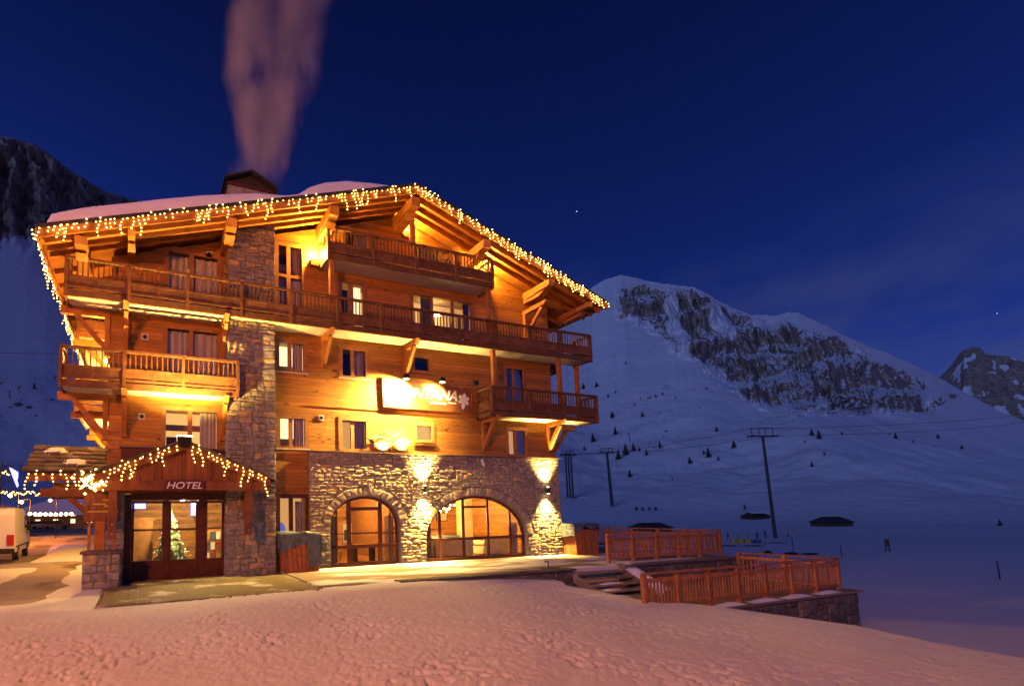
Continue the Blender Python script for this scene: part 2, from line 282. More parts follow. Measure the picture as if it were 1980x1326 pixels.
def height(X, Y, detail=True):
    dx = X - C[0]; dy = Y - C[1]; r = np.hypot(dx, dy); az = np.arctan2(dx, dy)
    # village plateau to the left and behind, valley floor dropping to the right
    right = sstep(-.05, .60, az)
    plate = -.08
    field = -3.0 - 3.6*sstep(50, 230, r)
    side = np.where(Y > -5.0, sstep(17.4, 19.0, X), sstep(4.5, 12.0, X))
    far = sstep(28, 90, r)*sstep(.30, .62, az)
    base = plate + (field - plate)*np.maximum(side*sstep(-.02, .25, az), far*1.0)
    # mountains
    el = np.interp(az, RAZ, REL) + .0035*(ridged(az*90, az*0+3.3, 4, 61)-.5); rr = 900 + 800*sstep(-.2, .9, az) + 60*np.sin(az*9)
    rf = 190 + 170*right
    t = np.clip((r-rf)/(rr-rf), 0, 1); zr = C[2] + rr*el
    prof = .55*t**1.25 + .45*t**2.2
    prof = prof + .035*np.sin(t*math.pi)*np.sin(az*11+t*5) 
    z = base + (zr - base)*prof
    over = np.clip(r-rr, 0, None); z = z - over*.25
    # foreground bank the camera stands on
    cr_ = np.interp(az, CAZ, CR); cz = np.interp(az, CAZ, CZ)
    ab = np.abs(az)
    inner = .42 + (cz - .42)*np.clip(r/cr_, 0, 1)
    drop = sstep(0, 7.5, r-cr_)
    near = np.where(r < cr_, inner, cz + (z - cz)*drop)
    z = np.where(r < cr_+7.5, near, z)
    dip = sstep(6.9, 7.6, X)*sstep(17.3, 16.6, X)*sstep(-8.25, -7.9, Y)*sstep(-4.2, -4.5, Y); z = np.where(dip > 0, np.minimum(z, -.9*dip-.25 + (1-dip)*np.maximum(z+.25, 0)), z)
    if detail:
        amp = np.where(r < cr_+.3, .055, .10) * np.where(r < 30, 1, 0)
        z = z + (r < cr_+.2)*(.10*(fbm(X*.5, Y*.5, 3, 5)-.5) + .022*(fbm(X*7, Y*7, 4, 9, .6)-.5) + .016*(fbm(X*16, Y*16, 2, 19)-.5) - .038*sstep(.62, .72, fbm(X*11, Y*11, 2, 31))*sstep(.32, .6, fbm(X*.9, Y*.9, 2, 14)))
        z = z + sstep(60, 260, r)*(fbm(X*.012, Y*.012, 5, 3)-.5)*sstep(0, .2, t)*38*np.clip(1-t, .12, 1)
    if detail: z = np.where((X > -6.75) & (X < -1.05) & (Y > -4.72) & (Y < .4), np.minimum(z, -.14), z)
    return z, az, r, t, rr
AZ0, AZ1 = -1.25, 1.8
def polar_mesh(name, azs, rs, fn):
    A, Rr = np.meshgrid(azs, rs, indexing='ij')
    V, extra = fn(A, Rr)
    na, nr = A.shape
    me = bpy.data.meshes.new(name); v = V.reshape(-1, 3)
    i = np.arange(na-1)[:,None]*nr + np.arange(nr-1)[None]; q = np.stack([i, i+nr, i+nr+1, i+1], -1).reshape(-1, 4)
    me.vertices.add(len(v)); me.vertices.foreach_set('co', v.ravel()); me.loops.add(q.size); me.loops.foreach_set('vertex_index', q.ravel().astype(np.int32))
    me.polygons.add(len(q)); me.polygons.foreach_set('loop_start', (np.arange(len(q))*4).astype(np.int32)); me.polygons.foreach_set('loop_total', np.full(len(q), 4, np.int32))
    me.polygons.foreach_set('use_smooth', np.ones(len(q), bool)); me.update()
    if extra is not None:
        at = me.attributes.new('rock', 'FLOAT', 'POINT'); at.data.foreach_set('value', extra.ravel().astype(np.float32))
    o = bpy.data.objects.new(name, me); col.objects.link(o); return o
def f_near(A, Rr):
    X = C[0]+Rr*np.sin(A); Y = C[1]+Rr*np.cos(A); z, *_ = height(X, Y); return np.stack([X, Y, z], -1), None
g = polar_mesh('snow_ground', np.linspace(-1.2, 1.6, 980), np.concatenate([np.geomspace(.5, 24.5, 480), np.linspace(24.9, 130, 90)]), f_near)
g.data.materials.append(MAT['snow']); tag(g, kind='structure')
MB().add([(C[0]-60, C[1]-60, .2), (C[0]+60, C[1]-60, .2), (C[0]+60, C[1]+.9, .2), (C[0]-60, C[1]+.9, .2)], [(0,1,2,3)]).build('snow_ground_behind', MAT['snow'], kind='structure')
def rockmask(A, Rr, X, Y, z, t):
    elv = (z - C[2])/Rr
    soft = np.zeros(A.shape)
    for k in range(6):
        jx = (fbm(A*60+k*7, elv*60, 3, 40+k)-.5)*.055; jy = (fbm(A*60+k*7, elv*60, 3, 60+k)-.5)*.035
        soft += inpoly(A+jx, elv+jy, _mk)/6
    left = sstep(.06, -.02, A)*sstep(.60, .80, t + .35*(fbm(A*22, t*7, 4, 77)-.5))
    return soft, left
def f_far(A, Rr):
    X = C[0]+Rr*np.sin(A); Y = C[1]+Rr*np.cos(A); z, az, r, t, rr = height(X, Y)
    soft, left = rockmask(A, Rr, X, Y, z, t)
    E_ = (z - C[2])/Rr; Aw = A + .022*(fbm(A*34, E_*34, 3, 171)-.5); Ew = E_ + .03*(fbm(A*26+9, E_*26, 3, 172)-.5); gul = ridged(Aw*70 + Ew*15, Ew*22 + A*3, 5, 11, .58); fine = ridged(A*230 + E_*110, E_*70, 5, 21, .6); big = ridged(Aw*28 + Ew*8, Ew*13, 3, 13)
    edge = sstep(1.0, .95, t)
    push = soft*((gul-.5)*72 + (big-.5)*120 + (fine-.5)*7 + 22*np.sin(Ew*150)) + left*((ridged(A*34, t*16, 5, 51)-.5)*80 + (fine-.5)*20)
    X = X - np.sin(A)*push*edge; Y = Y - np.cos(A)*push*edge
    z = z + (soft+left*.6)*(fine-.5)*5*edge
    P_ = np.stack([X, Y, z], -1); nn = np.cross(np.gradient(P_, axis=0), np.gradient(P_, axis=1)); nzv = np.abs(nn[...,2])/np.maximum(np.linalg.norm(nn, axis=-1), 1e-9)
    steep = 1-nzv; m1 = (soft > .3)
    q1, q2 = np.quantile(steep[m1], [.40, .66]); q3, q4 = np.quantile(steep[left > .5], [.30, .52])
    rock = np.clip(sstep(q1, q2, steep)*sstep(.15, .6, soft)*sstep(.36, .50, .55*fbm(Aw*46 + Ew*14, Ew*20, 4, 87) + .45*fbm(A*18, E_*22, 2, 88) + .045) + left*sstep(q3, q4, steep), 0, 1)
    spots = sstep(.74, .80, fbm(A*170, t*90, 3, 91))*sstep(.15, .3, t)*sstep(.75, .5, t)*.8*sstep(.52, .62, fbm(A*14, t*9, 2, 95))
    return np.stack([X, Y, z], -1), np.clip(rock+spots, 0, 1)
rs = np.concatenate([np.linspace(128, 420, 110), np.linspace(424, 1900, 330), np.linspace(1930, 2600, 12)])
g = polar_mesh('mountain_slopes', np.concatenate([np.linspace(AZ0, -.6, 60), np.linspace(-.595, .0, 240), np.linspace(.004, .42, 60), np.linspace(.4225, 1.36, 960), np.linspace(1.365, AZ1, 50)]), rs, f_far); tag(g, kind='structure')
m = mat('mountain', rough=.9, spec=.1); n, l, b = nodes(m)
at = n.new('ShaderNodeAttribute'); at.attribute_name = 'rock'; gg = n.new('ShaderNodeNewGeometry')
tx = n.new('ShaderNodeTexNoise'); tx.inputs['Scale'].default_value = .06; tx.inputs['Detail'].default_value = 10; tx.inputs['Roughness'].default_value = .7; l.new(gg.outputs['Position'], tx.inputs['Vector'])
rk = n.new('ShaderNodeValToRGB'); rk.color_ramp.elements[0].color = (.16,.125,.10,1); rk.color_ramp.elements[1].color = (.50,.41,.32,1); rk.color_ramp.elements[0].position = .35; rk.color_ramp.elements[1].position = .68; l.new(tx.outputs[0], rk.inputs[0])
aa = n.new('ShaderNodeMath'); aa.operation = 'ADD'; l.new(at.outputs['Fac'], aa.inputs[0])
tm = n.new('ShaderNodeMath'); tm.operation = 'MULTIPLY_ADD'; tm.inputs[1].default_value = .8; tm.inputs[2].default_value = -.40; l.new(tx.outputs[0], tm.inputs[0]); l.new(tm.outputs[0], aa.inputs[1])
rp = n.new('ShaderNodeValToRGB'); rp.color_ramp.elements[0].position = .40; rp.color_ramp.elements[1].position = .58; l.new(aa.outputs[0], rp.inputs[0])
mx = n.new('ShaderNodeMix'); mx.data_type = 'RGBA'; mx.inputs[6].default_value = (.78,.80,.84,1); l.new(rp.outputs[0], mx.inputs[0]); l.new(rk.outputs[0], mx.inputs[7]); l.new(mx.outputs[2], b.inputs['Base Color'])
bp = n.new('ShaderNodeBump'); bp.inputs['Strength'].default_value = .6; bp.inputs['Distance'].default_value = 6; l.new(tx.outputs[0], bp.inputs['Height']); l.new(bp.outputs[0], b.inputs['Normal'])
g.data.materials.append(m)
# far dark peak on the right
PK = [(1700,800),(1780,762),(1815,735),(1832,716),(1848,694),(1862,676),(1880,668),(1894,674),(1905,684),(1935,688),(1965,696),(2000,708),(2080,722),(2200,760),(2400,830)]
pa = np.array([azel(u, v) for u, v in PK])
def f_peak(A, Rr):
    s = (Rr-2700)/900; top = np.interp(A, pa[:,0], pa[:,1])*3600 + 2
    z = -8 + (top+8)*np.clip(s, 0, 1)**1.2 + (ridged(A*60, s*6, 5, 8)-.5)*90*np.clip(s, 0, 1)*np.clip(1.25-s, 0, 1)
    R2 = Rr - (ridged(A*55, s*5, 5, 18)-.5)*220*np.clip(s*1.5, 0, 1)*np.clip(1.1-s, 0, 1)
    rock = sstep(.54, .64, ridged(A*70, s*11, 5, 28)*.6 + .4*fbm(A*40, s*20, 4, 33) + .16*s)
    return np.stack([C[0]+R2*np.sin(A), C[1]+R2*np.cos(A), z], -1), rock
g = polar_mesh('far_peak', np.linspace(pa[0,0], pa[-1,0], 200), np.linspace(2700, 3600, 90), f_peak); tag(g, kind='structure'); g.data.materials.append(m)
def hit(u, v, r0=20, r1=1900):
    d = ray(u, v); hn = math.hypot(d[0], d[1]); rs_ = np.geomspace(r0, r1, 2500)
    P_ = C[None] + d[None]*(rs_/hn)[:,None]
    z, *_ = height(P_[:,0], P_[:,1]); k = np.argmax(P_[:,2] < z)
    return P_[k] if P_[k][2] < z[k] else None
# ------------------------------------------------------------------ rubble masonry
def clip(poly, nx, nz, c):
    out_ = []
    for i in range(len(poly)):
        a, b = poly[i], poly[(i+1) % len(poly)]; da = a[0]*nx+a[1]*nz-c; db = b[0]*nx+b[1]*nz-c
        if da <= 0: out_.append(a)
        if da*db < 0:
            t = da/(da-db); out_.append((a[0]+(b[0]-a[0])*t, a[1]+(b[1]-a[1])*t))
    return out_
def rubble(x0, x1, z0, z1, w, h, rng, drop=None):
    # random coursed rubble: keep splitting until the pieces are stone sized
    out_ = []; stack = [(x0, x1, z0, z1)]
    while stack:
        a, b, c, d = stack.pop(); rw, rh = (b-a)/w, (d-c)/h
        lim = rng.uniform(.85, 1.9)
        if max(rw, rh) > lim:
            t = rng.uniform(.34, .66)
            if rw > rh*rng.uniform(.8, 1.25): m_ = a+(b-a)*t; stack += [(a, m_, c, d), (m_, b, c, d)]
            else: m_ = c+(d-c)*t; stack += [(a, b, c, m_), (a, b, m_, d)]
            continue
        if drop and drop((a+b)/2, (c+d)/2): continue
        jx, jz = min(.035, (b-a)*.12), min(.022, (d-c)*.16); J = lambda: (rng.uniform(-jx, jx), rng.uniform(-jz, jz))
        P_ = [(a, c), ((a+b)/2, c), (b, c), (b, (c+d)/2), (b, d), ((a+b)/2, d), (a, d), (a, (c+d)/2)]
        out_.append([(max(x0, min(x1, p[0]+q[0])), max(z0, min(z1, p[1]+q[1]))) for p, q in ((p, J()) for p in P_)])
    return out_
def stone_mesh(poly, fn, rng, joint=.018, proud=.05):
    cx = sum(p[0] for p in poly)/len(poly); cz = sum(p[1] for p in poly)/len(poly)
    wx = max(p[0] for p in poly)-min(p[0] for p in poly); wz = max(p[1] for p in poly)-min(p[1] for p in poly)
    if wx < .05 or wz < .04: return None
    # soften corners
    q = []
    for i in range(len(poly)):
        a, b = poly[i], poly[(i+1) % len(poly)]
        if math.hypot(b[0]-a[0], b[1]-a[1]) < .03: continue
        q.append((a[0]*.9+b[0]*.1, a[1]*.9+b[1]*.1)); q.append((a[0]*.1+b[0]*.9, a[1]*.1+b[1]*.9))
    if len(q) < 4: return None
    kx = max(.5, 1-joint/wx*2); kz = max(.5, 1-joint/wz*2)
    q = [(cx+(x-cx)*kx+rng.uniform(-.006,.006), cz+(z-cz)*kz+rng.uniform(-.006,.006)) for x, z in q]
    n = len(q); pr = proud*rng.uniform(.5, 1.4); tx, tz = rng.uniform(-.06,.06), rng.uniform(-.08,.08)
    b = MB(); vs = [fn(x, z, .05) for x, z in q] + [fn(x, z, -pr*.55) for x, z in q]
    vs += [fn(cx+(x-cx)*.88, cz+(z-cz)*.84, -pr-(x-cx)*tx-(z-cz)*tz) for x, z in q] + [fn(cx, cz, -pr-.012)]
    fs = [(i, (i+1)%n, n+(i+1)%n, n+i) for i in range(n)] + [(n+i, n+(i+1)%n, 2*n+(i+1)%n, 2*n+i) for i in range(n)] + [(2*n+i, 2*n+(i+1)%n, 3*n) for i in range(n)]
    return b.add(vs, fs)
def lay(polys, fn, parent, matname, rng, maxn=300, joint=.018, proud=.05):
    polys = sorted(polys, key=lambda p: -abs(sum(p[i][0]*p[(i+1)%len(p)][1]-p[(i+1)%len(p)][0]*p[i][1] for i in range(len(p)))))
    rest = MB(); k = 0
    for p in polys:
        b = stone_mesh(p, fn, rng, joint, proud)
        if b is None: continue
        if k < maxn: b.build('stone', MAT[matname], parent); k += 1
        else: rest.add(b.v, b.f)
    if rest.v: rest.build('small_stones', MAT[matname], parent, kind='stuff')
# ================================================================== THE HOTEL
hotel = empty('hotel', (2.6, 6, 0), 'five storey wooden alpine hotel with stone base and snowy gable roof', 'hotel')
YW = .15; XR = 4.02
def RT(x): return 14.76 - (.335 if x < XR else .343)*abs(x-XR)
def RS(x): return RT(x) - .42
# --- wooden wall with real openings
HOLES = []   # x0,x1,z0,z1
def wall(name, x0, x1, zb, holes, y0, y1, top, m, parent):
    xs = sorted({x0, x1, *(v for h in holes for v in h[:2] if x0 < v < x1), *([XR] if x0 < XR < x1 else [])}); b = MB()
    for a, c in zip(xs[:-1], xs[1:]):
        mid = (a+c)/2; hs = sorted([h for h in holes if h[0] < mid < h[1]], key=lambda h: h[2]); z = zb
        for h in hs:
            if h[2] > z: b.box(a, c, y0, y1, z, h[2])
            z = h[3]
        ta, tb = top(a), top(c)
        b.hexa([(a,y0,z),(c,y0,z),(c,y1,z),(a,y1,z),(a,y0,ta),(c,y0,tb),(c,y1,tb),(a,y1,ta)])
    return b.build(name, m, parent)
WIN = [  # x0,x1,z0,z1, kind
 (-1.16,-.04,7.29,8.49,'lit_curtain'), (-1.14,-.02,4.41,5.62,'lit_curtain'), (1.38,2.54,7.27,8.49,'dark'), (1.32,2.50,4.40,5.66,'lit_door'),
 (4.60,5.45,7.78,8.47,'small_dark'), (4.62,5.48,4.88,5.62,'small_lit'), (9.29,10.42,6.16,8.45,'dark'), (9.25,10.38,4.40,5.65,'lit_door'),
 (1.35,2.50,9.02,11.25,'door_pair'), (4.62,7.72,9.02,11.20,'salon'), (1.60,2.73,11.72,13.42,'dark'),
 (-1.17,-.08,9.02,12.30,'tall'), (-5.11,-3.25,9.02,11.30,'grey'), (-5.11,-3.25,6.16,8.54,'grey'), (-5.12,-3.25,3.45,5.68,'lit_left'),
 (4.95,6.15,11.72,13.42,'glaz'), (6.20,7.35,11.72,13.02,'glaz'), (-1.16,-.02,-.05,2.66,'ground_door')]
holes = [w_[:4] for w_ in WIN]
wall('wall', .0, 11.95, 4.34, [h for h in holes if h[0] > 0], YW, .42, RS, MAT['cladding'], hotel)
wall('wall', -1.36, .0, -.05, [h for h in holes if -1.3 < h[0] < 0], YW, .42, RS, MAT['cladding'], hotel)
wall('wall', -6.82, -2.9, 2.75, [h for h in holes if h[0] < -3], YW, .42, RS, MAT['cladding'], hotel)
b = MB(); b.hexa([(-6.82,.42,0),(-6.5,.42,0),(-6.5,15,0),(-6.82,15,0),(-6.82,.42,RS(-6.82)),(-6.5,.42,RS(-6.5)),(-6.5,15,RS(-6.5)),(-6.82,15,RS(-6.82))]); b.build('side_wall', MAT['cladding'], hotel)
b = MB(); b.hexa([(11.6,.42,4.4),(11.95,.42,4.4),(11.95,15,4.4),(11.6,15,4.4),(11.6,.42,RS(11.6)),(11.95,.42,RS(11.95)),(11.95,15,RS(11.95)),(11.6,15,RS(11.6))]); b.build('side_wall', MAT['cladding'], hotel)
b = MB().hexa([(-6.5,14.7,0),(XR,14.7,0),(XR,15,0),(-6.5,15,0),(-6.5,14.7,RS(-6.5)),(XR,14.7,RS(XR)),(XR,15,RS(XR)),(-6.5,15,RS(-6.5))])
b.hexa([(XR,14.7,0),(11.6,14.7,0),(11.6,15,0),(XR,15,0),(XR,14.7,RS(XR)),(11.6,14.7,RS(11.6)),(11.6,15,RS(11.6)),(XR,15,RS(XR))]); b.build('back_wall', MAT['cladding'], hotel)
MB().box(-6.5, 11.6, .45, 14.7, 5.70, 5.95).build('floor_slab', MAT['plaster'], hotel)
MB().box(-6.5, 11.6, .45, 14.7, 8.58, 8.82).build('floor_slab', MAT['plaster'], hotel)
MB().box(-6.5, 11.6, .45, 14.7, 11.36, 11.6).build('floor_slab', MAT['plaster'], hotel)
MB().box(-6.5, 11.6, .45, 14.7, 2.95, 3.3).build('floor_slab', MAT['plaster'], hotel)
b = MB(); b.box(.02, 11.95, YW-.035, YW-.002, 6.04, 6.10); b.build('belt_board', MAT['beam_wood'], hotel)
# --- windows
def curtain_mesh(x0, x1, z0, z1, y, lean=0, n=26):
    b = MB(); vs = []; 
    for i in range(n+1):
        t = i/n; yy = y + .03*math.sin(t*math.pi*9 + 1.3*math.sin(t*7)); xt = x0+(x1-x0)*t
        vs += [(xt, yy, z1), (xt + lean*(1-t), yy+.01, z0)]
    return b.add(vs, [(2*i, 2*i+1, 2*i+3, 2*i+2) for i in range(n)])
WSEEN = []
def window(x0, x1, z0, z1, kind, yw=YW, fm='frame_wood', depth=.14):
    yf = yw + .05; t = .085
    r = MB(); r.box(x0-.07, x0+t, yw-.03, yf+.06, z0-.0, z1+.07); r.box(x1-t, x1+.07, yw-.03, yf+.06, z0, z1+.07); r.box(x0+t, x1-t, yw-.03, yf+.06, z1-t, z1+.07); r.box(x0+t, x1-t, yw-.028, yf+.06, z0, z0+t)
    W = r.build('window', MAT[fm], hotel)
    MB().box(x0-.09, x1+.09, yw-.075, yw-.032, z0-.05, z0-.004).build('sill', MAT['soffit_white' if z0 in (7.29,7.27,4.41) else fm], W)
    small = kind.startswith('small'); xm = (x0+x1)/2 - (.06 if not small else 0)
    if kind == 'salon': divs = [x0+1.0, x0+2.05]
    elif small or kind == 'glaz': divs = []
    else: divs = [xm]
    b = MB()
    for d in divs: b.box(d-.075, d+.075, yf-.03, yf+.05, z0+t, z1-t)
    if kind == 'tall': b.box(x0+t, x1-t, yf-.032, yf+.052, 10.98, 11.1)
    if b.v: b.build('mullion', MAT[fm], W)
    MB().box(x0+t, x1-t, yf+.012, yf+.018, z0+t, z1-t).build('pane', MAT['glass'], W)
    # what is behind the glass
    yb = yf + .95 + .011*len(WSEEN); WSEEN.append(1)
    room = {'dark': 'black', 'small_dark': 'black', 'lit_curtain': 'lit_bright', 'lit_door': 'lit_dim', 'small_lit': 'lit_room', 'salon': 'lit_dim', 'door_pair': 'lit_dim', 'tall': 'black', 'grey': 'black', 'lit_left': 'lit_room', 'glaz': 'lit_dim', 'ground_door': 'lit_dim'}[kind]
    MB().box(x0-.1, x1+.35+.085*(x0+7), yb, yb+.008, z0-.05, z1+.1).build('room_wall', MAT[room], W)  # flat panel: room light put in as glow, black where the room is unlit
    yc = yf + .13; m_ = xm+.1
    if kind in ('lit_curtain',): curtain_mesh(m_+.05, x1-.08, z0+.03, z1-.06, yc).build('curtain', MAT['curtain'], W); MB().box(x0+.1, x1, yb-.03, yb-.006, z0, z0+.5).build('headboard', MAT['plaster'], W)
    if kind == 'dark': curtain_mesh(m_, x1-.1, z0+.03, z1-.06, yc).build('curtain', MAT['curtain'], W)
    if kind == 'lit_door': curtain_mesh(m_+.02, x1-.08, z0+.03, z1-.06, yc).build('curtain', MAT['curtain'], W); MB().box(x0+.1, x0+.32, yb-.06, yb-.01, z0, z1-.25).build('door_leaf', MAT['frame_wood'], W)
    if kind == 'grey':
        curtain_mesh(x0-.02, xm-.01, z0+.03, z1-.12, yf+.10).build('curtain', MAT['curtain'], W); curtain_mesh(xm+.01, x1+.05, z0+.03, z1-.12, yf+.10).build('curtain', MAT['curtain'], W)
    if kind == 'lit_left':
        curtain_mesh(x1-.65, x1-.09, z0+.03, z1-.1, yc).build('curtain', MAT['curtain'], W); MB().box(x0+.1, x1, yb-.05, yb-.01, z1-.62, z1-.40).build('cornice', MAT['frame_wood'], W)
        MB().box(x0+.15, x0+.5, yb-.06, yb-.012, z0, z1-.85).build('door_leaf', MAT['dark_frame'], W)
    if kind == 'tall':
        b = curtain_mesh(x0+.12, xm-.08, z0+.03, 10.95, yc); c = curtain_mesh(xm+.1, x1-.1, z0+.03, 10.95, yc); b.add(c.v, c.f); b.build('curtain', MAT['curtain'], W)
        curtain_mesh(x0+.42, x1-.1, 11.12, z1-.06, yc, lean=.35).build('drape', MAT['cream_cloth'], W)
    if kind == 'glaz': curtain_mesh(x0+.05, x1-.05, z0+.03, z1-.06, yc, lean=.1).build('curtain', MAT['cream_cloth'], W)
    if kind == 'salon':
        curtain_mesh(x0+.55, x0+.98, z0+.03, z1-.06, yc).build('curtain', MAT['cream_cloth'], W); curtain_mesh(x1-.4, x1-.1, z0+.03, z1-.06, yc).build('drape', MAT['flag_red'], W)
        b = MB(); b.ball((x0+1.45, yf+.7, z1-.62), .13, 8, 6); b.ball((x0+1.75, yf+.75, z1-.48), .11, 8, 6, (2,1,.5)); b.build('ceiling_lamp', MAT['lamp_glow'], W)
        MB().box(x0+.1, x1-.1, yb-.3, yb-.02, z0, z0+.75).build('sideboard', MAT['cream_cloth'], W)
    if kind == 'door_pair':
        MB().box(x0+.1, xm-.35, yf-.02, yf+.045, z0+.1, z1-.12).build('door_leaf', MAT[fm], W); MB().box(xm-.36, xm-.02, yf+.2, yf+.22, z0+.3, z1-.3).build('dark_pane', MAT['black'], W)
        MB().box(x1-.48, x1-.18, yf+.025, yf+.04, z0+.6, z1-.22).build('lit_pane', MAT['lit_bright'], W); MB().box(xm+.02, x1-.5, yf-.02, yf+.045, z0+.1, z1-.12).build('door_leaf', MAT[fm], W)
    if kind == 'ground_door':
        b = MB(); b.ball((x0+.28, yf+.5, .95), .36, 10, 8, (.6,.6,2.1)); b.build('blue_lamp', MAT['blue_wall'], W); curtain_mesh(m_+.1, x1-.14, z0+.03, z1-.2, yc).build('curtain', MAT['curtain'], W)
    return W
for x0, x1, z0, z1, k in WIN: window(x0, x1, z0, z1, k, fm='dark_frame' if k == 'ground_door' else 'frame_wood')
# vents and little wall boxes
for x, z in ((-5.75, 8.05), (-5.8, 5.32), (.55, 5.62), (-3.65, 11.35)):
    v = MB().box(x-.11, x+.11, YW-.03, YW-.002, z-.11, z+.11).build('vent', MAT['soffit_white'], hotel); MB().cyl((x, YW-.045, z), (x, YW-.031, z), .07, n=12).build('grille', MAT['black'], v)
# --- stone ground floor with two arches
A1 = (2.29, 1.46, 1.10, 1.55); A2 = (7.49, 2.55, 1.77, .88)   # centre x, half width, rise, spring
def atop(x, g=0):
    z = 0
    for cx, a, r, s in (A1, A2):
        if abs(x-cx) < a+g: z = s + (r+g)*math.sqrt(max(0, 1-((x-cx)/(a+g))**2))
    return z
b = MB(); xs = list(np.linspace(0, .83, 3))
for cx, a, r, s in (A1, A2): xs += [cx - a*math.cos(t) for t in np.linspace(0, math.pi, 41)]
xs += [.83, 12.02]; xs = sorted(set(round(x, 5) for x in xs))
for x0, x1 in zip(xs[:-1], xs[1:]):
    za, zb = atop(x0+1e-4 if x0 < x1 else x0), atop(x1-1e-4); 
    b.hexa([(x0,.03,za-.02),(x1,.03,zb-.02),(x1,.45,zb-.02),(x0,.45,za-.02),(x0,.03,4.30),(x1,.03,4.30),(x1,.45,4.30),(x0,.45,4.30)])
stw = b.build('stone_wall', MAT['mortar'], hotel)
MB().box(-.05, 12.08, -.07, .145, 4.30, 4.345).build('coping', MAT['slate'], stw)
b = MB().hexa([(11.55,.45,0),(12.0,.45,0),(12.0,13,0),(11.55,13,0),(11.55,.45,4.38),(12.0,.45,4.38),(12.0,13,4.38),(11.55,13,4.38)]); sdw = b.build('stone_side_wall', MAT['mortar'], hotel)
G = .38
def pushout(x, z):
    for cx, a, r, s in (A1, A2):
        A_, B_ = a+G, r+G
        if z > s:
            q = math.hypot((x-cx)/A_, (z-s)/B_)
            if 1e-6 < q < 1: x, z = cx+(x-cx)/q, s+(z-s)/q
        elif abs(x-cx) < a+.02: x = cx + math.copysign(a+.02, x-cx)
    return x, z
def dropfn(x, z):
    for cx, a, r, s in (A1, A2):
        if z > s and math.hypot((x-cx)/(a+G*.8), (z-s)/(r+G*.8)) < 1: return True
        if z <= s and abs(x-cx) < a-.02: return True
    return False
polys = [[pushout(*p) for p in q] for q in rubble(.0, 12.03, .0, 4.30, .29, .135, random, dropfn)]
for cx, a, r, s in (A1, A2):
    t = .02
    while t < math.pi-.03:
        dt = random.uniform(.13, .24)/((a+r)/2); t2 = min(t+dt, math.pi-.01); g_ = G*random.uniform(.8, 1.0)
        f = lambda tt, e: (cx-(a+e)*math.cos(tt), s+(r+e)*math.sin(tt))
        polys.append([f(t, .01), f(t2, .01), f(t2, g_), f(t, g_)]); t = t2
lay(polys, XZ(.03), stw, 'stone', random, 300, .010, .030)
lay(rubble(.45, 9.0, 0, 4.3, .40, .22, random), lambda a, b_, d: (12.0-d, a, b_), sdw, 'stone', random, 80)
# --- arch joinery
def archwin(cx, a, r, s, mull, rails, doorx=None):
    y = .26; f_ = .10
    def ring(a0, r0): return [(cx-a0*math.cos(t), s+r0*math.sin(t)) for t in np.linspace(0, math.pi, 33)]
    o1, o2 = ring(a, r), ring(a-f_, r-f_); o1 = [(cx-a, 0)]+o1+[(cx+a, 0)]; o2 = [(cx-a+f_, 0)]+o2+[(cx+a-f_, 0)]
    b = MB(); n = len(o1); vs = []
    for yy in (y-.05, y+.05): vs += [(x, yy, z) for x, z in o1] + [(x, yy, z) for x, z in o2]
    fs = []
    for i in range(n-1): fs += [(i, i+1, n+i+1, n+i), (2*n+i, 3*n+i, 3*n+i+1, 2*n+i+1), (n+i, n+i+1, 3*n+i+1, 3*n+i), (i, 2*n+i, 2*n+i+1, i+1)]
    W = b.add(vs, fs).build('window', MAT['dark_frame'], hotel)
    tz = lambda x: s+(r-f_)*math.sqrt(max(0, 1-((x-cx)/(a-f_))**2)) if abs(x-cx) < a-f_ else 0
    for x, w_ in mull:
        MB().box(x-w_/2, x+w_/2, y-.04, y+.04, .0, min(tz(x-w_/2), tz(x+w_/2))+.02).build('mullion', MAT['dark_frame'], W)
    for z, x0, x1, h in rails:
        if z > s:
            k = (a-f_)*math.sqrt(max(0, 1-((z-s)/(r-f_))**2)); x0, x1 = max(x0, cx-k), min(x1, cx+k)
        MB().box(x0, x1, y-.036, y+.036, z-h/2, z+h/2).build('transom', MAT['dark_frame'], W)
    pts = o2; MB().add([(x, y+.006, z) for x, z in pts], [tuple(range(len(pts)))]).build('pane', MAT['glass'], W)
    return W
archwin(*A1, [(1.66, .16), (2.98, .16), (1.16,.05), (3.42,.05)], [(1.22, .9, 3.7, .05), (.72, .9, 3.7, .13), (.06, .9, 3.7, .14), (2.16, 1.66, 2.98, .13)])
archwin(*A2, [(5.72,.09), (6.87,.09), (8.12,.09), (9.29,.09)], [(.86, 5.0, 9.98, .12), (.06, 5.0, 9.98, .13), (2.18, 6.87, 8.12, .09)])
# --- restaurant room behind the arches
b = MB(); b.box(.2, 11.5, 7.4, 7.5, 0, 2.95); b.box(.1, .2, .5, 7.5, 0, 2.95); b.box(11.45, 11.55, .5, 7.5, 0, 2.95); b.build('room_wall', MAT['cladding'], hotel)
MB().box(.1, 11.5, .46, 7.5, -.04, .02).build('room_floor', MAT['frame_wood'], hotel)
MB().box(.1, 11.5, .46, 7.5, 2.85, 2.94).build('room_ceiling', MAT['beam_wood'], hotel)
MB().box(3.9, 4.1, .5, 6.0, 0, 2.85).build('room_partition', MAT['frame_wood'], hotel)
for x, y_ in ((6.3, 5.2), (9.3, 3.6)): MB().box(x-.28, x+.28, y_-.28, y_+.28, .02, 2.85).build('room_column', MAT['plaster'], hotel)
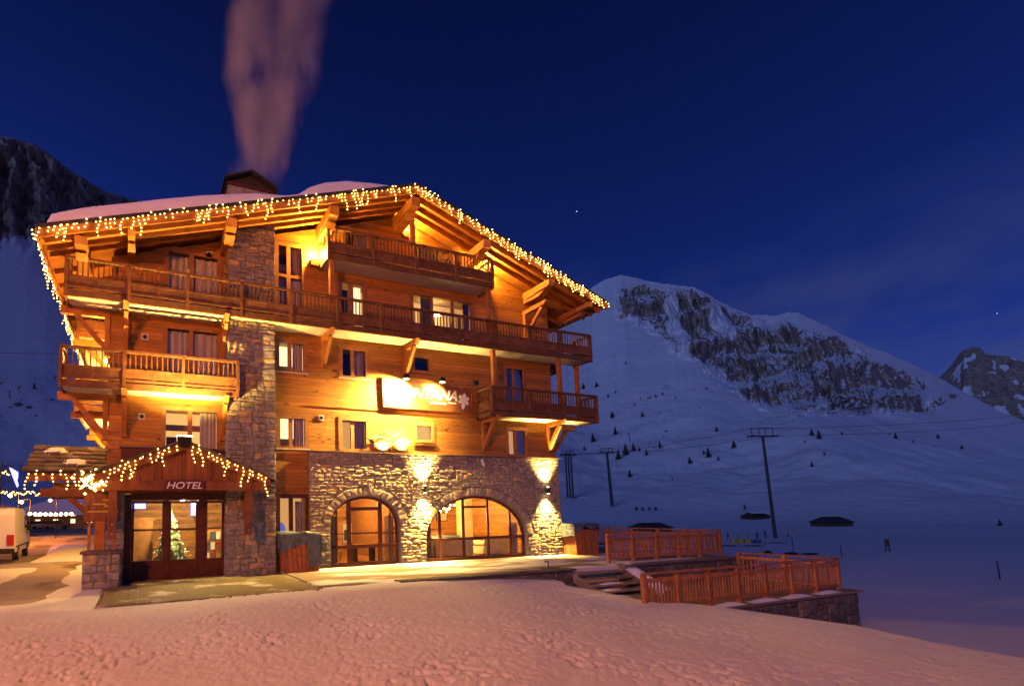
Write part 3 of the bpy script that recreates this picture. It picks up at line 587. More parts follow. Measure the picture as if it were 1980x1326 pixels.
# --- corner pillar that runs up into the chimney
b = MB().box(-3.05, -1.40, -.50, .6, -.08, 11.55); b.hexa([(-3.05,-.5,11.55),(-1.4,-.5,11.55),(-1.4,.6,11.55),(-3.05,.6,11.55),(-3.05,-.5,RS(-3.05)),(-1.4,-.5,RS(-1.4)),(-1.4,.6,RS(-1.4)),(-3.05,.6,RS(-3.05))])
pil = b.build('stone_pillar', MAT['mortar'], hotel)
lay([[(x, min(z, RS(x))) for x, z in p] for p in rubble(-3.08, -1.38, -.08, 12.6, .34, .20, random)], XZ(-.50), pil, 'pillar_stone', random, 300, .013, .035)
lay(rubble(-.5, .5, -.08, 11.4, .34, .21, random), lambda a, b_, d: (-3.05+d, a, b_), pil, 'pillar_stone', random, 160, .013, .03)
ch = MB().box(-3.05, -1.38, -.30, .9, 12.0, 13.88).build('chimney', MAT['mortar'], hotel)
lay(rubble(-3.06, -1.36, 12.9, 13.88, .5, .28, random), XZ(-.30), ch, 'pillar_stone', random, 40, .013, .03)
b = MB(); b.box(-3.10, -1.32, -.36, .98, 13.88, 13.96)
b.build('chimney_plinth', MAT['sign_red'], ch)
b = MB(); xc = -2.22
for s_ in (-1, 1):
    b.hexa([(xc, -.48, 14.46), (xc+s_*.98, -.48, 14.02), (xc+s_*.98, 1.05, 14.02), (xc, 1.05, 14.46), (xc, -.48, 14.54), (xc+s_*.98, -.48, 14.10), (xc+s_*.98, 1.05, 14.10), (xc, 1.05, 14.54)])
b.extr([(xc-.80, 13.962), (xc+.80, 13.962), (xc+.80, 14.06), (xc, 14.44), (xc-.80, 14.06)], XZ(.2), -.42, .6); b.build('chimney_cap', MAT['roof_metal'], ch)
# --- roof
XL_, XE = -8.75, 13.78
def slab(b, xa, xb, y0, y1, d0, d1):
    b.hexa([(xa,y0,RT(xa)-d0),(xb,y0,RT(xb)-d0),(xb,y1,RT(xb)-d0),(xa,y1,RT(xa)-d0),(xa,y0,RT(xa)-d1),(xb,y0,RT(xb)-d1),(xb,y1,RT(xb)-d1),(xa,y1,RT(xa)-d1)])
b = MB(); slab(b, XL_, XR, -1.62, 15.6, .13, 0); slab(b, XR, XE, -1.62, 15.6, .13, 0); roof = b.build('roof', MAT['roof_metal'], hotel)
b = MB(); slab(b, XL_+.03, XR, -1.58, 15.5, .2, .132); slab(b, XR, XE-.03, -1.58, 15.5, .2, .132); b.build('roof_boarding', MAT['beam_wood'], roof)
for a, c in ((XL_+.02, XR), (XR, XE-.02)):
    b = MB(); slab(b, a, c, -1.60, -1.53, .40, .134); b.build('barge_board', MAT['beam_wood'], roof)
    for y_ in (-1.16, -.72, -.28):
        b = MB(); slab(b, a+.15, c, y_-.07, y_+.07, .40, .204); b.build('rafter', MAT['beam_wood'], roof)
for y_ in np.arange(1.0, 15, 1.1):
    b = MB(); slab(b, XL_+.15, -6.85, y_-.07, y_+.07, .36, .204); b.build('rafter', MAT['beam_wood'], roof)
    b = MB(); slab(b, 11.98, XE-.15, y_-.07, y_+.07, .36, .204); b.build('rafter', MAT['beam_wood'], roof)
b = MB(); b.box(XL_-.02, XL_+.05, -1.6, 15.5, RT(XL_)-.32, RT(XL_)-.02); b.build('eave_board', MAT['beam_wood'], roof)
b = MB(); b.box(XE-.05, XE+.02, -1.6, 15.5, RT(XE)-.30, RT(XE)-.02); b.build('eave_board', MAT['beam_wood'], roof)
b = MB().cyl((XE+.08, -1.5, RT(XE)-.2), (XE+.08, 15.4, RT(XE)-.22), .07, n=8); b.build('gutter', MAT['roof_metal'], roof)
for x, w_, h in ((-7.6, .34, .36), (-6.2, .22, .3), (-3.1, .34, .42), (.60, .36, .44), (XR, .38, .46), (7.35, .36, .44), (10.7, .32, .38), (12.9, .26, .3)):
    zt = RT(x)-.405-(w_*.17 if x != XR else .1)
    b = MB(); b.hexa([(x-w_/2,-1.44,zt-h+.12),(x+w_/2,-1.44,zt-h+.12),(x+w_/2,.4,zt-h),(x-w_/2,.4,zt-h),(x-w_/2,-1.50,zt),(x+w_/2,-1.50,zt),(x+w_/2,.4,zt),(x-w_/2,.4,zt)])
    b.hexa([(x-w_/2,-.9,zt-h-.14),(x+w_/2,-.9,zt-h-.14),(x+w_/2,YW-.01,zt-h-.14),(x-w_/2,YW-.01,zt-h-.14),(x-w_/2,-1.15,zt-h-.005),(x+w_/2,-1.15,zt-h-.005),(x+w_/2,YW-.01,zt-h-.005),(x-w_/2,YW-.01,zt-h-.005)]); b.build('purlin', MAT['beam_wood'], roof)
# roof snow with wind-sculpted front lip
def snow_h(x):
    return np.interp(x, [-8.55,-8.4,-7.5,-4,-2.2,-1.2,-.75,-.3,.3,1.2,2.2,2.9,3.3], [.0,.40,.52,.50,.40,.16,.14,.42,.55,.52,.30,.08,.0])
xs = np.linspace(-8.5, 3.3, 110); ys = np.concatenate([[-1.56,-1.54,-1.50,-1.42,-1.3], np.linspace(-1.1, 15.4, 46)])
Xg, Yg = np.meshgrid(xs, ys, indexing='ij'); prof = np.interp(Yg, [-1.56,-1.54,-1.50,-1.42,-1.3,3,15.4], [0,.5,.78,.92,1,1.0,1.0])
Hs = snow_h(Xg + .25*(fbm(Yg*.5, Xg*.3, 2, 3)-.5))*prof*(1+.15*(fbm(Xg*.6, Yg*.6, 3, 4)-.5)); Zg = np.vectorize(RT)(Xg)+.004+Hs
b = MB(); ny = len(ys); b.add(np.stack([Xg, Yg, Zg], -1).reshape(-1, 3), [(i*ny+j, (i+1)*ny+j, (i+1)*ny+j+1, i*ny+j+1) for i in range(len(xs)-1) for j in range(ny-1)])
b.build('roof_snow', MAT['roof_snow'], roof, smooth=True)
b = MB(); slab(b, XR+.6, XE-.3, -1.0, 15.3, -.004, -.10); b.build('roof_snow', MAT['roof_snow'], roof)
# --- balconies: every baluster, post, rail and panel its own piece
balm = MB().box(-.019, .019, -.014, .014, 0, .50).mesh('baluster', MAT['rail_wood'])
def balcony(x0, x1, zb, y1=YW, ends=(True, True), step=1.78, front=-.86, mname='rail_wood'):
    yf = front
    B = MB().box(x0+.03, x1-.03, yf+.05, y1-.005, zb+.05, zb+.20).build('balcony', MAT['soffit_white'], hotel)
    MB().box(x0, x1, yf-.03, yf+.045, zb, zb+.21).build('fascia', MAT[mname], B)
    def run(p0, p1, n, main=True):
        (xa, ya), (xb, yb) = p0, p1; dx, dy = xb-xa, yb-ya; Ln = math.hypot(dx, dy); ux, uy = dx/Ln, dy/Ln
        def bar(name, s0, s1, z0, z1, th, off=0):
            MB().beam((xa+ux*s0-uy*off, ya+uy*s0+ux*off, zb+(z0+z1)/2), (xa+ux*s1-uy*off, ya+uy*s1+ux*off, zb+(z0+z1)/2), th, z1-z0).build(name, MAT[mname], B)
        bar('top_rail', -.03, Ln+.03, 1.18, 1.26 if main else 1.255, .12); bar('middle_rail', 0, Ln, .60, .67, .07); bar('bottom_rail', 0, Ln, .26, .33, .07)
        for i in range(n):
            s0, s1 = Ln*i/n, Ln*(i+1)/n
            bar('panel', s0+.05, s1-.05, .33, .60, .03); bar('stile', (s0+s1)/2-.04, (s0+s1)/2+.04, .335, .597, .05)
            k = max(2, int(round((s1-s0)/.155)))
            for j in range(1, k):
                s = s0+(s1-s0)*j/k; inst('baluster', balm, B, (xa+ux*s, ya+uy*s, zb+.675), rot=(0,0,math.atan2(dy, dx)))
        for i in range(0 if main else 1, n+1):
            s = Ln*i/n; x, y = xa+ux*s, ya+uy*s
            MB().box(x-.05, x+.05, y-.06, y+.06, zb-.01 if 0 < i < n else zb-.03, zb+1.2).build('post', MAT[mname], B)
    run((x0+.05, yf), (x1-.05, yf), max(1, round((x1-x0)/step)))
    if ends[0]: run((x0+.05, yf+.1), (x0+.05, y1-.06), 1, False); MB().box(x0, x0+.05, yf+.05, y1, zb, zb+.21).build('fascia', MAT[mname], B)
    if ends[1]: run((x1-.05, yf+.1), (x1-.05, y1-.06), 1, False); MB().box(x1-.05, x1, yf+.05, y1, zb, zb+.21).build('fascia', MAT[mname], B)
    return B
balcony(-8.15, -2.74, 5.95); balcony(-8.08, 13.45, 8.77); balcony(.52, 8.08, 11.46); balcony(7.70, 13.62, 5.93)
for y_ in (3.0, 9.0):
    for zb in (5.95, 8.77): balcony(-8.15, -6.84, zb, y1=y_+4.2, ends=(True, False), front=y_)
for zb in (5.93, 8.77): balcony(11.98, 13.5, zb, y1=9, ends=(False, True), front=1.2)
# --- brackets and posts that carry the balconies
def bracket(x, zt, y0=YW, y1=-.95, drop=1.5, w=.16):
    B = MB().box(x-w/2, x+w/2, y0-.16, y0-.002, zt-drop, zt-.2).build('bracket', MAT['beam_wood'], hotel)
    MB().hexa([(x-w/2,y1+.12,zt-.2),(x+w/2,y1+.12,zt-.2),(x+w/2,y0-.003,zt-.2),(x-w/2,y0-.003,zt-.2),(x-w/2,y1,zt-.005),(x+w/2,y1,zt-.005),(x+w/2,y0-.003,zt-.005),(x-w/2,y0-.003,zt-.005)]).build('bracket_beam', MAT['beam_wood'], B)
    MB().beam((x, y0-.12, zt-drop+.18), (x, y1+.3, zt-.22), w*.8, .15).build('brace', MAT['beam_wood'], B)
for x, zt, d in ((-6.33,5.99,1.4), (-3.16,5.99,1.4), (-6.33,8.81,1.5), (-3.16,8.81,1.5), (.68,8.81,1.25), (4.25,8.81,1.25), (7.98,5.97,1.35), (11.55,5.97,1.35)): bracket(x, zt, drop=d)
bracket(10.55, 11.15, y1=-1.3, drop=1.35)
def sidebracket(y, zt):
    B = MB().box(-6.99, -6.83, y-.09, y+.09, zt-1.5, zt-.2).build('bracket', MAT['beam_wood'], hotel)
    MB().box(-8.3, -6.83, y-.1, y+.1, zt-.24, zt-.006).build('bracket_beam', MAT['beam_wood'], B); MB().beam((-6.9, y, zt-1.35), (-7.85, y, zt-.22), .14, .16).build('brace', MAT['beam_wood'], B)
for y_ in (.2, 3.5, 9.5):
    for zt in (5.99, 8.81): sidebracket(y_, zt)
def rbracket(y, zt):
    B = MB().box(11.96, 12.1, y-.09, y+.09, zt-1.5, zt-.2).build('bracket', MAT['beam_wood'], hotel)
    MB().box(11.96, 13.4, y-.1, y+.1, zt-.24, zt-.006).build('bracket_beam', MAT['beam_wood'], B); MB().beam((12.05, y, zt-1.35), (12.95, y, zt-.22), .14, .16).build('brace', MAT['beam_wood'], B)
rbracket(.35, 5.97); rbracket(4, 5.97)
for x, y_, z0, z1 in ((.66,-.80,12.66,RT(.66)-.86), (4.22,-.80,12.66,RT(4.22)-.9), (7.86,-.80,12.66,RT(7.86)-.8), (.72,-.72,9.0,11.46), (7.86,-.72,9.0,11.46), (8.0,-.72,6.1,8.77), (11.6,-.72,6.1,8.77), (13.2,-.2,6.1,8.77), (12.9,1.3,6.1,8.77)):
    MB().box(x-.08, x+.08, y_-.08, y_+.08, z0, z1).build('post', MAT['beam_wood'], hotel)
# ================================================================== ENTRANCE
# recessed glazed doors
YD = .12
b = MB(); b.box(-6.25, -6.05, YD-.05, YD+.1, -.08, 2.72); b.box(-6.05, -3.06, YD-.05, YD+.1, 2.52, 2.75); b.box(-5.02, -4.90, YD-.05, YD+.1, -.08, 2.52); b.box(-3.95, -3.72, YD-.05, YD+.1, -.08, 2.52); b.box(-3.08, -3.0, YD-.05, YD+.1, -.08, 2.52)
ent = b.build('entrance_door', MAT['dark_frame'], hotel)
for x0, x1 in ((-6.05,-5.02), (-4.90,-3.95), (-3.72,-3.08)):
    lf = MB().box(x0+.005, x1-.005, YD-.02, YD+.06, -.06, .55).build('door_leaf', MAT['dark_frame'], ent)
    b = MB(); b.box(x0+.005, x0+.08, YD-.02, YD+.06, .552, 2.5); b.box(x1-.08, x1-.005, YD-.02, YD+.06, .552, 2.5); b.box(x0+.082, x1-.082, YD-.02, YD+.06, 2.42, 2.5); b.build('door_stile', MAT['dark_frame'], ent)
    MB().box(x0+.082, x1-.082, YD-.015, YD+.05, 1.52, 1.58).build('glazing_bar', MAT['dark_frame'], ent)
    MB().box(x0+.18, x1-.18, YD-.035, YD-.021, .08, .42).build('door_panel', MAT['dark_frame'], ent)
    MB().box(x0+.082, x1-.082, YD+.015, YD+.021, .552, 2.42).build('pane', MAT['glass'], ent)
MB().cyl((-5.08, YD-.09, 1.0), (-5.08, YD-.09, 1.3), .02).build('door_handle', MAT['black'], ent)
# stone on the left of the doors
b = MB().box(-6.80, -6.25, -.25, .42, -.08, 2.9); sp = b.build('stone_pier', MAT['mortar'], hotel)
lay(rubble(-6.8, -6.25, -.08, 2.75, .34, .24, random), XZ(-.25), sp, 'pillar_stone', random, 60, .013, .03)
MB().box(-6.9, -3.05, -.35, .14, 2.755, 3.1).build('lintel', MAT['porch_wood'], hotel)
# gabled porch canopy
can = empty('porch_canopy', (-4.56, -.8, 3.2), 'small gabled wooden porch roof of stone slabs over the hotel entrance', 'porch')
XP, ZP, SL = -4.56, 4.33, .415
def CT(x): return ZP - SL*abs(x-XP)
YC0, YC1 = -1.5, .12
for s_, xe in ((-1, -7.22), (1, -1.82)):
    b = MB(); b.hexa([(XP,YC0,CT(XP)-.10),(xe,YC0,CT(xe)-.10),(xe,YC1,CT(xe)-.10),(XP,YC1,CT(XP)-.10),(XP,YC0,CT(XP)-.03),(xe,YC0,CT(xe)-.03),(xe,YC1,CT(xe)-.03),(XP,YC1,CT(XP)-.03)]); b.build('roof_deck', MAT['beam_wood'], can)
    b = MB(); b.hexa([(XP,YC0-.05,CT(XP)-.30),(xe,YC0-.05,CT(xe)-.30),(xe,YC0-.005,CT(xe)-.30),(XP,YC0-.005,CT(XP)-.30),(XP,YC0-.05,CT(XP)-.02),(xe,YC0-.05,CT(xe)-.02),(xe,YC0-.005,CT(xe)-.02),(XP,YC0-.005,CT(XP)-.02)]); b.build('barge_board', MAT['porch_wood'], can)
    n_ = 7; Ln = abs(xe-XP)+.12
    for i in range(n_):            # overlapping stone slabs
        for j in range(3):
            t0 = Ln*i/n_ - (.0 if i == 0 else .05); t1 = Ln*(i+1)/n_+.06; y0 = YC0-.12+j*.58+random.uniform(-.04,.04); y1 = y0+.56
            xa, xb = XP+s_*t0, XP+s_*t1; za, zb = CT(xa)+.055, CT(xb)+.0
            b = MB(); d = .05
            b.hexa([(xa,y0,za-d),(xb,y0+random.uniform(-.04,.04),zb-d+.02),(xb,y1,zb-d+.02),(xa,y1,za-d),(xa,y0,za),(xb,y0+random.uniform(-.04,.04),zb+.02),(xb,y1,zb+.02),(xa,y1,za)]); b.build('roof_slab', MAT['slate'], can)
x = -6.7
while x < -2.2:
    x2 = min(x+.5, -2.15); b = MB(); b.hexa([(x+.006,-1.36,3.08),(x2-.006,-1.36,3.08),(x2-.006,-1.31,3.08),(x+.006,-1.31,3.08),(x+.006,-1.36,CT(x)-.12),(x2-.006,-1.36,CT(x2)-.12),(x2-.006,-1.31,CT(x2)-.12),(x+.006,-1.31,CT(x)-.12)]) if not x < XP < x2 else b.extr([(x+.006,3.08),(x2-.006,3.08),(x2-.006,CT(x2)-.12),(XP,CT(XP)-.12),(x+.006,CT(x)-.12)], XZ(-1.36), 0, .05)
    b.build('gable_board', MAT['vcladding'], can); x = x2
MB().box(-7.0, -2.0, -1.40, -1.26, 2.78, 3.075).build('tie_beam', MAT['porch_wood'], can)
for x in (-6.55, -2.52):
    MB().box(x-.11, x+.11, -1.38, -1.2, 1.35, 2.775).build('hanging_post', MAT['porch_wood'], can); MB().beam((x, -1.25, 1.55), (x, -.5 if x > -4 else -.2, 2.6), .16, .16).build('brace', MAT['porch_wood'], can)
    for z in (1.5, 1.78): MB().cyl((x, -1.40, z), (x, -1.381, z), .03).build('bolt', MAT['chrome'], can)
# flat parapet behind the porch gable
b = MB(); b.box(-6.4, -3.1, YW-.25, YW-.004, 3.35, 4.22); b.build('porch_flashing', MAT['sign_red'], hotel); MB().box(-6.45, -3.0, YW-.30, YW-.004, 4.222, 4.27).build('porch_coping', MAT['slate'], hotel)
# side lean-to of big stone slabs, left of the porch
lt = empty('side_porch', (-7.9, 1.2, 2.8), 'slab-roofed timber lean-to along the side of the hotel entrance', 'porch')
EZ, TZ, EY, TY = 3.42, 4.40, .45, 2.3
for r_ in range(6):
    x = -9.15 - random.uniform(0, .1)
    while x < -6.95:
        w_ = random.uniform(.3, .65); x2 = min(x+w_, -6.86); t0, t1 = r_/6, (r_+1)/6+.06; y0, y1 = EY+(TY-EY)*t0-.06, EY+(TY-EY)*t1; z0, z1 = EZ+(TZ-EZ)*t0+.04, EZ+(TZ-EZ)*t1
        d = random.uniform(.04,.09); j = random.uniform(-.07,.07)
        MB().hexa([(x,y0+j,z0),(x2-.02,y0-j,z0),(x2-.02,y1,z1),(x,y1,z1),(x,y0+j,z0+d),(x2-.02,y0-j,z0+d),(x2-.02,y1,z1+d),(x,y1,z1+d)]).build('roof_slab', MAT['slate'], lt); x = x2
b = MB(); b.add(*(lambda vs: (vs, [(0,1,2,3)]))([(-9.1,EY+.02,EZ-.01),(-6.86,EY+.02,EZ-.01),(-6.86,TY,TZ-.03),(-9.1,TY,TZ-.03)])); b.build('roof_boarding', MAT['beam_wood'], lt)
for x0, x1, z0 in ((-9.0, -8.1, .06), (-8.3, -7.4, .0)):
    ss = MB(); xs = np.linspace(x0, x1, 9); n_ = 9
    vs = []; 
    for i, x in enumerate(xs):
        for jx in range(6):
            t = .60+.4*jx/5 if z0 else .15+.35*jx/5; hh = .15*math.sin(math.pi*i/8)*math.sin(math.pi*jx/5)
            vs.append((x, EY+(TY-EY)*t, EZ+(TZ-EZ)*t+.04+hh))
    ss.add(vs, [(i*6+j, (i+1)*6+j, (i+1)*6+j+1, i*6+j+1) for i in range(8) for j in range(5)]).build('roof_snow', MAT['roof_snow'], lt, smooth=True)
MB().box(-9.1, -6.9, EY-.02, EY+.06, EZ-.26, EZ-.015).build('fascia', MAT['porch_wood'], lt)
MB().box(-8.75, -6.85, EY+.1, EY+.34, 2.66, 2.93).build('beam', MAT['porch_wood'], lt)
MB().box(-8.45, -7.5, EY+.5, EY+.56, 2.60, 3.15).build('back_board', MAT['cladding'], lt)
MB().beam((-7.0, EY+.22, 1.75), (-7.95, EY+.22, 2.66), .16, .18).build('brace', MAT['porch_wood'], lt)
MB().box(-7.16, -6.86, EY+.08, EY+.36, -.06, 2.655).build('post', MAT['beam_wood'], lt)
# HOTEL sign over the doors
def text_obj(s, size, mat_, parent, M4, name='lettering', ext=.012, shear=0, sx=1):
    cu = bpy.data.curves.new('t', 'FONT'); cu.body = s; cu.size = size; cu.extrude = ext; cu.align_x = 'CENTER'; cu.shear = shear; cu.offset = size*.012
    o = bpy.data.objects.new('t', cu); col.objects.link(o); dg = bpy.context.evaluated_depsgraph_get(); me = bpy.data.meshes.new_from_object(o.evaluated_get(dg))
    bpy.data.objects.remove(o); me.transform(M4 @ Matrix.Diagonal((sx, 1, 1, 1))); me.materials.clear(); me.materials.append(mat_)
    q = bpy.data.objects.new(name, me); col.objects.link(q); setparent(q, parent); return q
def upright(x, y, z): return Matrix.Translation((x, y, z)) @ Matrix.Rotation(math.pi/2, 4, 'X')
hs = empty('hotel_sign', (-4.53, -1.45, 2.75), 'dark red sign reading HOTEL in white capitals above the entrance doors', 'sign')
MB().box(-5.13, -3.93, -1.47, -1.41, 2.77, 3.10).build('board', MAT['sign_red'], hs)
text_obj('HOTEL', .29, MAT['letter_white'], hs, upright(-4.53, -1.48, 2.835), shear=.25, sx=1.18)
# menu board left of the doors
mbd = empty('menu_board', (-6.85, -.9, 1.85), 'weathered wooden notice board with faded painted lines beside entrance', 'notice board')
for i in range(4): MB().box(-7.35, -6.34, -.93, -.88, 1.86+i*.21, 1.86+i*.21+.205).build('plank', MAT['vcladding'], mbd)
for i, (x0, x1, z) in enumerate(((-6.85,-6.5,2.48), (-7.1,-6.75,2.36), (-6.8,-6.6,2.30), (-7.25,-6.4,2.14))):
    MB().box(x0, x1, -.936, -.931, z, z+.05).build('painted_line', MAT['flag_yellow'], mbd)
for x in (-7.2, -6.5): MB().box(x-.04, x+.04, -.87, -.79, -.06, 2.65).build('stake', MAT['beam_wood'], mbd)
# low stone block in front
sb = empty('stone_plinth', (-6.8, -1.2, 0), 'low square stone plinth with slab top left of the entrance doors', 'plinth')
core = MB().box(-7.32, -6.32, -1.3, -.5, -.1, .93).build('core', MAT['mortar'], sb)
lay(rubble(-7.32, -6.32, -.08, .93, .36, .24, random), XZ(-1.3), sb, 'pillar_stone', random, 40, .013, .03); lay(rubble(-1.3, -.5, -.08, .93, .36, .24, random), lambda a, b_, d: (-6.32-d, a, b_), sb, 'pillar_stone', random, 30, .013, .03)
MB().box(-7.38, -6.26, -1.38, -.45, .93, 1.0).build('slab', MAT['slate'], sb)
# lobby behind the doors
b = MB(); b.box(-6.5, -1.5, 4.2, 4.3, 0, 2.95); b.box(-6.5, -6.4, .45, 4.2, 0, 2.95); b.box(-1.5, -1.4, .45, 4.2, 0, 2.95); b.build('lobby_wall', MAT['cladding'], hotel)
MB().box(-6.5, -1.4, .25, 4.3, -.1, -.02).build('lobby_floor', MAT['concrete'], hotel)
def fir(name, p, h, rad, label, mleaf, lights=None, tiers=9, per=16, group=None, cat='tree'):
    t = empty(name, p, label, cat, group); x, y, z = p
    MB().cyl((x,y,z), (x,y,z+h*.95), rad*.07, rad*.01, 7).build('trunk', MAT['bark'], t)
    b = MB()
    for i in range(tiers):
        f = i/tiers; zz = z+h*(.10+.86*f); R_ = rad*(1-f)**.85+.02*rad
        for k in range(per):
            a = 2*math.pi*(k+random.random())/per; q = R_*random.uniform(.75,1.12); w_ = R_*.32+.03*rad; dz = h*random.uniform(.05,.11)
            c, s_ = math.cos(a), math.sin(a); dx, dy = -s_*w_, c*w_
            b.add([(x+c*q*.05,y+s_*q*.05,zz+dz*.9),(x+c*q*.6+dx,y+s_*q*.6+dy,zz-dz*.1),(x+c*q,y+s_*q,zz-dz*random.uniform(.6,1.1)),(x+c*q*.6-dx,y+s_*q*.6-dy,zz-dz*.1),(x+c*q*.55,y+s_*q*.55,zz+dz*.35)], [(0,1,4),(1,2,4),(2,3,4),(3,0,4)])
    b.build('crown', mleaf, t)
    if lights:
        l_ = MB()
        for i in range(lights):
            f = random.random()**1.3*.95; a = random.uniform(0, 6.28); R_ = rad*(1-f)**.85*random.uniform(.85,1.1); l_.octa((x+R_*math.cos(a), y+R_*math.sin(a), z+h*(.1+.86*f)), random.uniform(.012,.024))
        l_.build('fairy_lights', MAT['xmas'], t, kind='stuff')
    return t
mat('xmas', (1,1,.8), emit=(1,.95,.65), es=2.0)
fir('christmas_tree', (-4.75, 1.5, 0), 2.25, .75, 'green christmas tree covered in white lights inside the hotel lobby', MAT['leaf_green'], 110, 11, 18)
cb = empty('wardrobe', (-6.0, 2.2, 0), 'pine wardrobe cabinet standing in the lobby left of christmas tree', 'cabinet')
MB().box(-6.35, -5.35, 2.0, 2.5, 0, 1.95).build('carcass', MAT['frame_wood'], cb)
for x in (-6.32, -5.84): MB().box(x, x+.46, 1.965, 1.998, .1, 1.85).build('door', MAT['frame_wood'], cb)
rk_ = empty('leaflet_rack', (-3.4, 1.6, 0), 'rack of coloured leaflets in lobby behind the right door pane', 'rack')
MB().box(-3.75, -2.95, 1.75, 1.8, .0, 1.5).build('back', MAT['frame_wood'], rk_)
for i in range(3):
    for j in range(4): MB().box(-3.72+j*.2, -3.57+j*.2, 1.70, 1.73, .35+i*.38, .62+i*.38).build('leaflet', MAT[('flag_blue','letter_white','flag_red','flag_yellow')[(i*3+j)%4]], rk_)
# ================================================================== TERRACES
ter = MB().box(-1.15, 17.3, -4.35, -.02, -.35, 0.0); ter.box(12.1, 17.3, -.02, 12, -.35, -.001)
tm_ = mat('terrace', rough=.85); n, l, b_ = nodes(tm_); g_ = n.new('ShaderNodeNewGeometry'); t1 = n.new('ShaderNodeTexNoise'); t1.inputs['Scale'].default_value = .55; t1.inputs['Detail'].default_value = 8; mp = n.new('ShaderNodeMapping'); mp.inputs[3].default_value = (.55, 1.6, 1)
l.new(g_.outputs['Position'], mp.inputs[0]); l.new(mp.outputs[0], t1.inputs['Vector']); rr_ = n.new('ShaderNodeValToRGB'); e = rr_.color_ramp.elements; e[0].position = .47; e[0].color = (.26,.20,.14,1); e[1].position = .56; e[1].color = (.76,.74,.72,1); l.new(t1.outputs[0], rr_.inputs[0]); l.new(rr_.outputs[0], b_.inputs['Base Color'])
bp = n.new('ShaderNodeBump'); bp.inputs['Strength'].default_value = .5; bp.inputs['Distance'].default_value = .05; l.new(t1.outputs[0], bp.inputs['Height']); l.new(bp.outputs[0], b_.inputs['Normal'])
terr = ter.build('terrace', tm_, kind='structure')
dk = empty('entrance_deck', (-4.8, -2.5, 0), 'plank walkway of pale boards leading to the hotel entrance doors', 'deck')
x = -6.6
while x < -1.2:
    MB().box(x, x+.195, -4.75+random.uniform(-.03,.03), -.15 if -6.1 < x < -3.3 else (-1.45 if x < -4 else -.62), -.07, -.025+random.uniform(-.004,.004)).build('plank', MAT['deck_snowy'], dk); x += .2
# front retaining wall of the upper terrace, with the stairs
rw = empty('retaining_wall', (9, -4.4, -1), 'dark stone retaining wall under the upper terrace railing', 'wall')
MB().box(1.5, 7.75, -4.60, -4.36, -1.2, -.02).build('core', MAT['mortar'], rw); MB().box(10.15, 17.3, -4.60, -4.36, -3.2, -.02).build('core', MAT['mortar'], rw); MB().box(17.301, 17.5, -4.6, 12, -3.4, -.03).build('core', MAT['mortar'], rw)
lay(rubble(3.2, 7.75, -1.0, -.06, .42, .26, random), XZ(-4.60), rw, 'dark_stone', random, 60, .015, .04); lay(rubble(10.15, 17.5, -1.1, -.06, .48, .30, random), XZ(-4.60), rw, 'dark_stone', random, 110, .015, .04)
MB().box(1.2, 7.80, -4.72, -4.30, -.018, .035).build('coping', MAT['slate'], rw); MB().box(10.1, 17.55, -4.72, -4.30, -.018, .03).build('coping', MAT['slate'], rw)
st = empty('terrace_steps', (8.9, -5, -.9), 'open wooden steps dusted with snow between the two terraces', 'steps')
for i in range(5):
    z = -.13-.16*i; y_ = -4.42-.30*i
    MB().box(7.85, 10.05, y_-.36, y_, z-.05, z).build('tread', MAT['deck_wood'], st)
    if i in (2, 3, 4):
        x0 = 8.0+.3*random.random(); x1 = x0+random.uniform(.7,1.5); vs = [(x0+(x1-x0)*a/7, y_-.34+.30*c/3, z+.004+.05*math.sin(math.pi*a/7)*math.sin(math.pi*c/3)) for a in range(8) for c in range(4)]
        MB().add(vs, [(a*4+c, (a+1)*4+c, (a+1)*4+c+1, a*4+c+1) for a in range(7) for c in range(3)]).build('snow_patch', MAT['snow'], st, smooth=True)
for x in (7.78, 10.09): MB().beam((x, -4.4, -.16), (x, -6.0, -.96), .06, .28).build('stringer', MAT['deck_wood'], st)
vs = [(10.14+.22*c, -4.45-1.5*a/12, -.02-.78*a/12+.10*math.sin(math.pi*c/3)*(1+.5*math.sin(a*2.3))) for a in range(13) for c in range(4)]
MB().add(vs, [(a*4+c, (a+1)*4+c, (a+1)*4+c+1, a*4+c+1) for a in range(12) for c in range(3)]).build('snow_bank', MAT['snow'], st, smooth=True)
ld = empty('lower_terrace', (11, -6.3, -3), 'lower terrace on a rough stone wall below the hotel steps', 'terrace')
MB().box(5.4, 16.35, -8.15, -4.62, -3.2, -.87).build('core', MAT['mortar'], ld)
MB().box(5.2, 16.5, -8.25, -4.61, -.868, -.80).build('deck', MAT['deck_wood'], ld)
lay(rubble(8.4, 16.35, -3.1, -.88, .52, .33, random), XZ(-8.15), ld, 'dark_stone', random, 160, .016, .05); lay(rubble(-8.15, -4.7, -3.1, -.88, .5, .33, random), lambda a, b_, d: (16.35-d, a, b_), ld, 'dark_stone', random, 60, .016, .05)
for x0, x1 in ((9.3,10.6), (10.9,12.3), (12.5,13.9), (14.2,15.5)):
    vs = [(x0+(x1-x0)*a/9, -8.22+.30*c/4, -.798+.09*math.sin(math.pi*a/9)*math.sin(math.pi*c/4)) for a in range(10) for c in range(5)]
    MB().add(vs, [(a*5+c, (a+1)*5+c, (a+1)*5+c+1, a*5+c+1) for a in range(9) for c in range(4)]).build('snow_patch', MAT['snow'], ld, smooth=True)
pkm = MB().box(-.024, .024, -.012, .012, 0, .72).mesh('picket', MAT['fence_wood'])
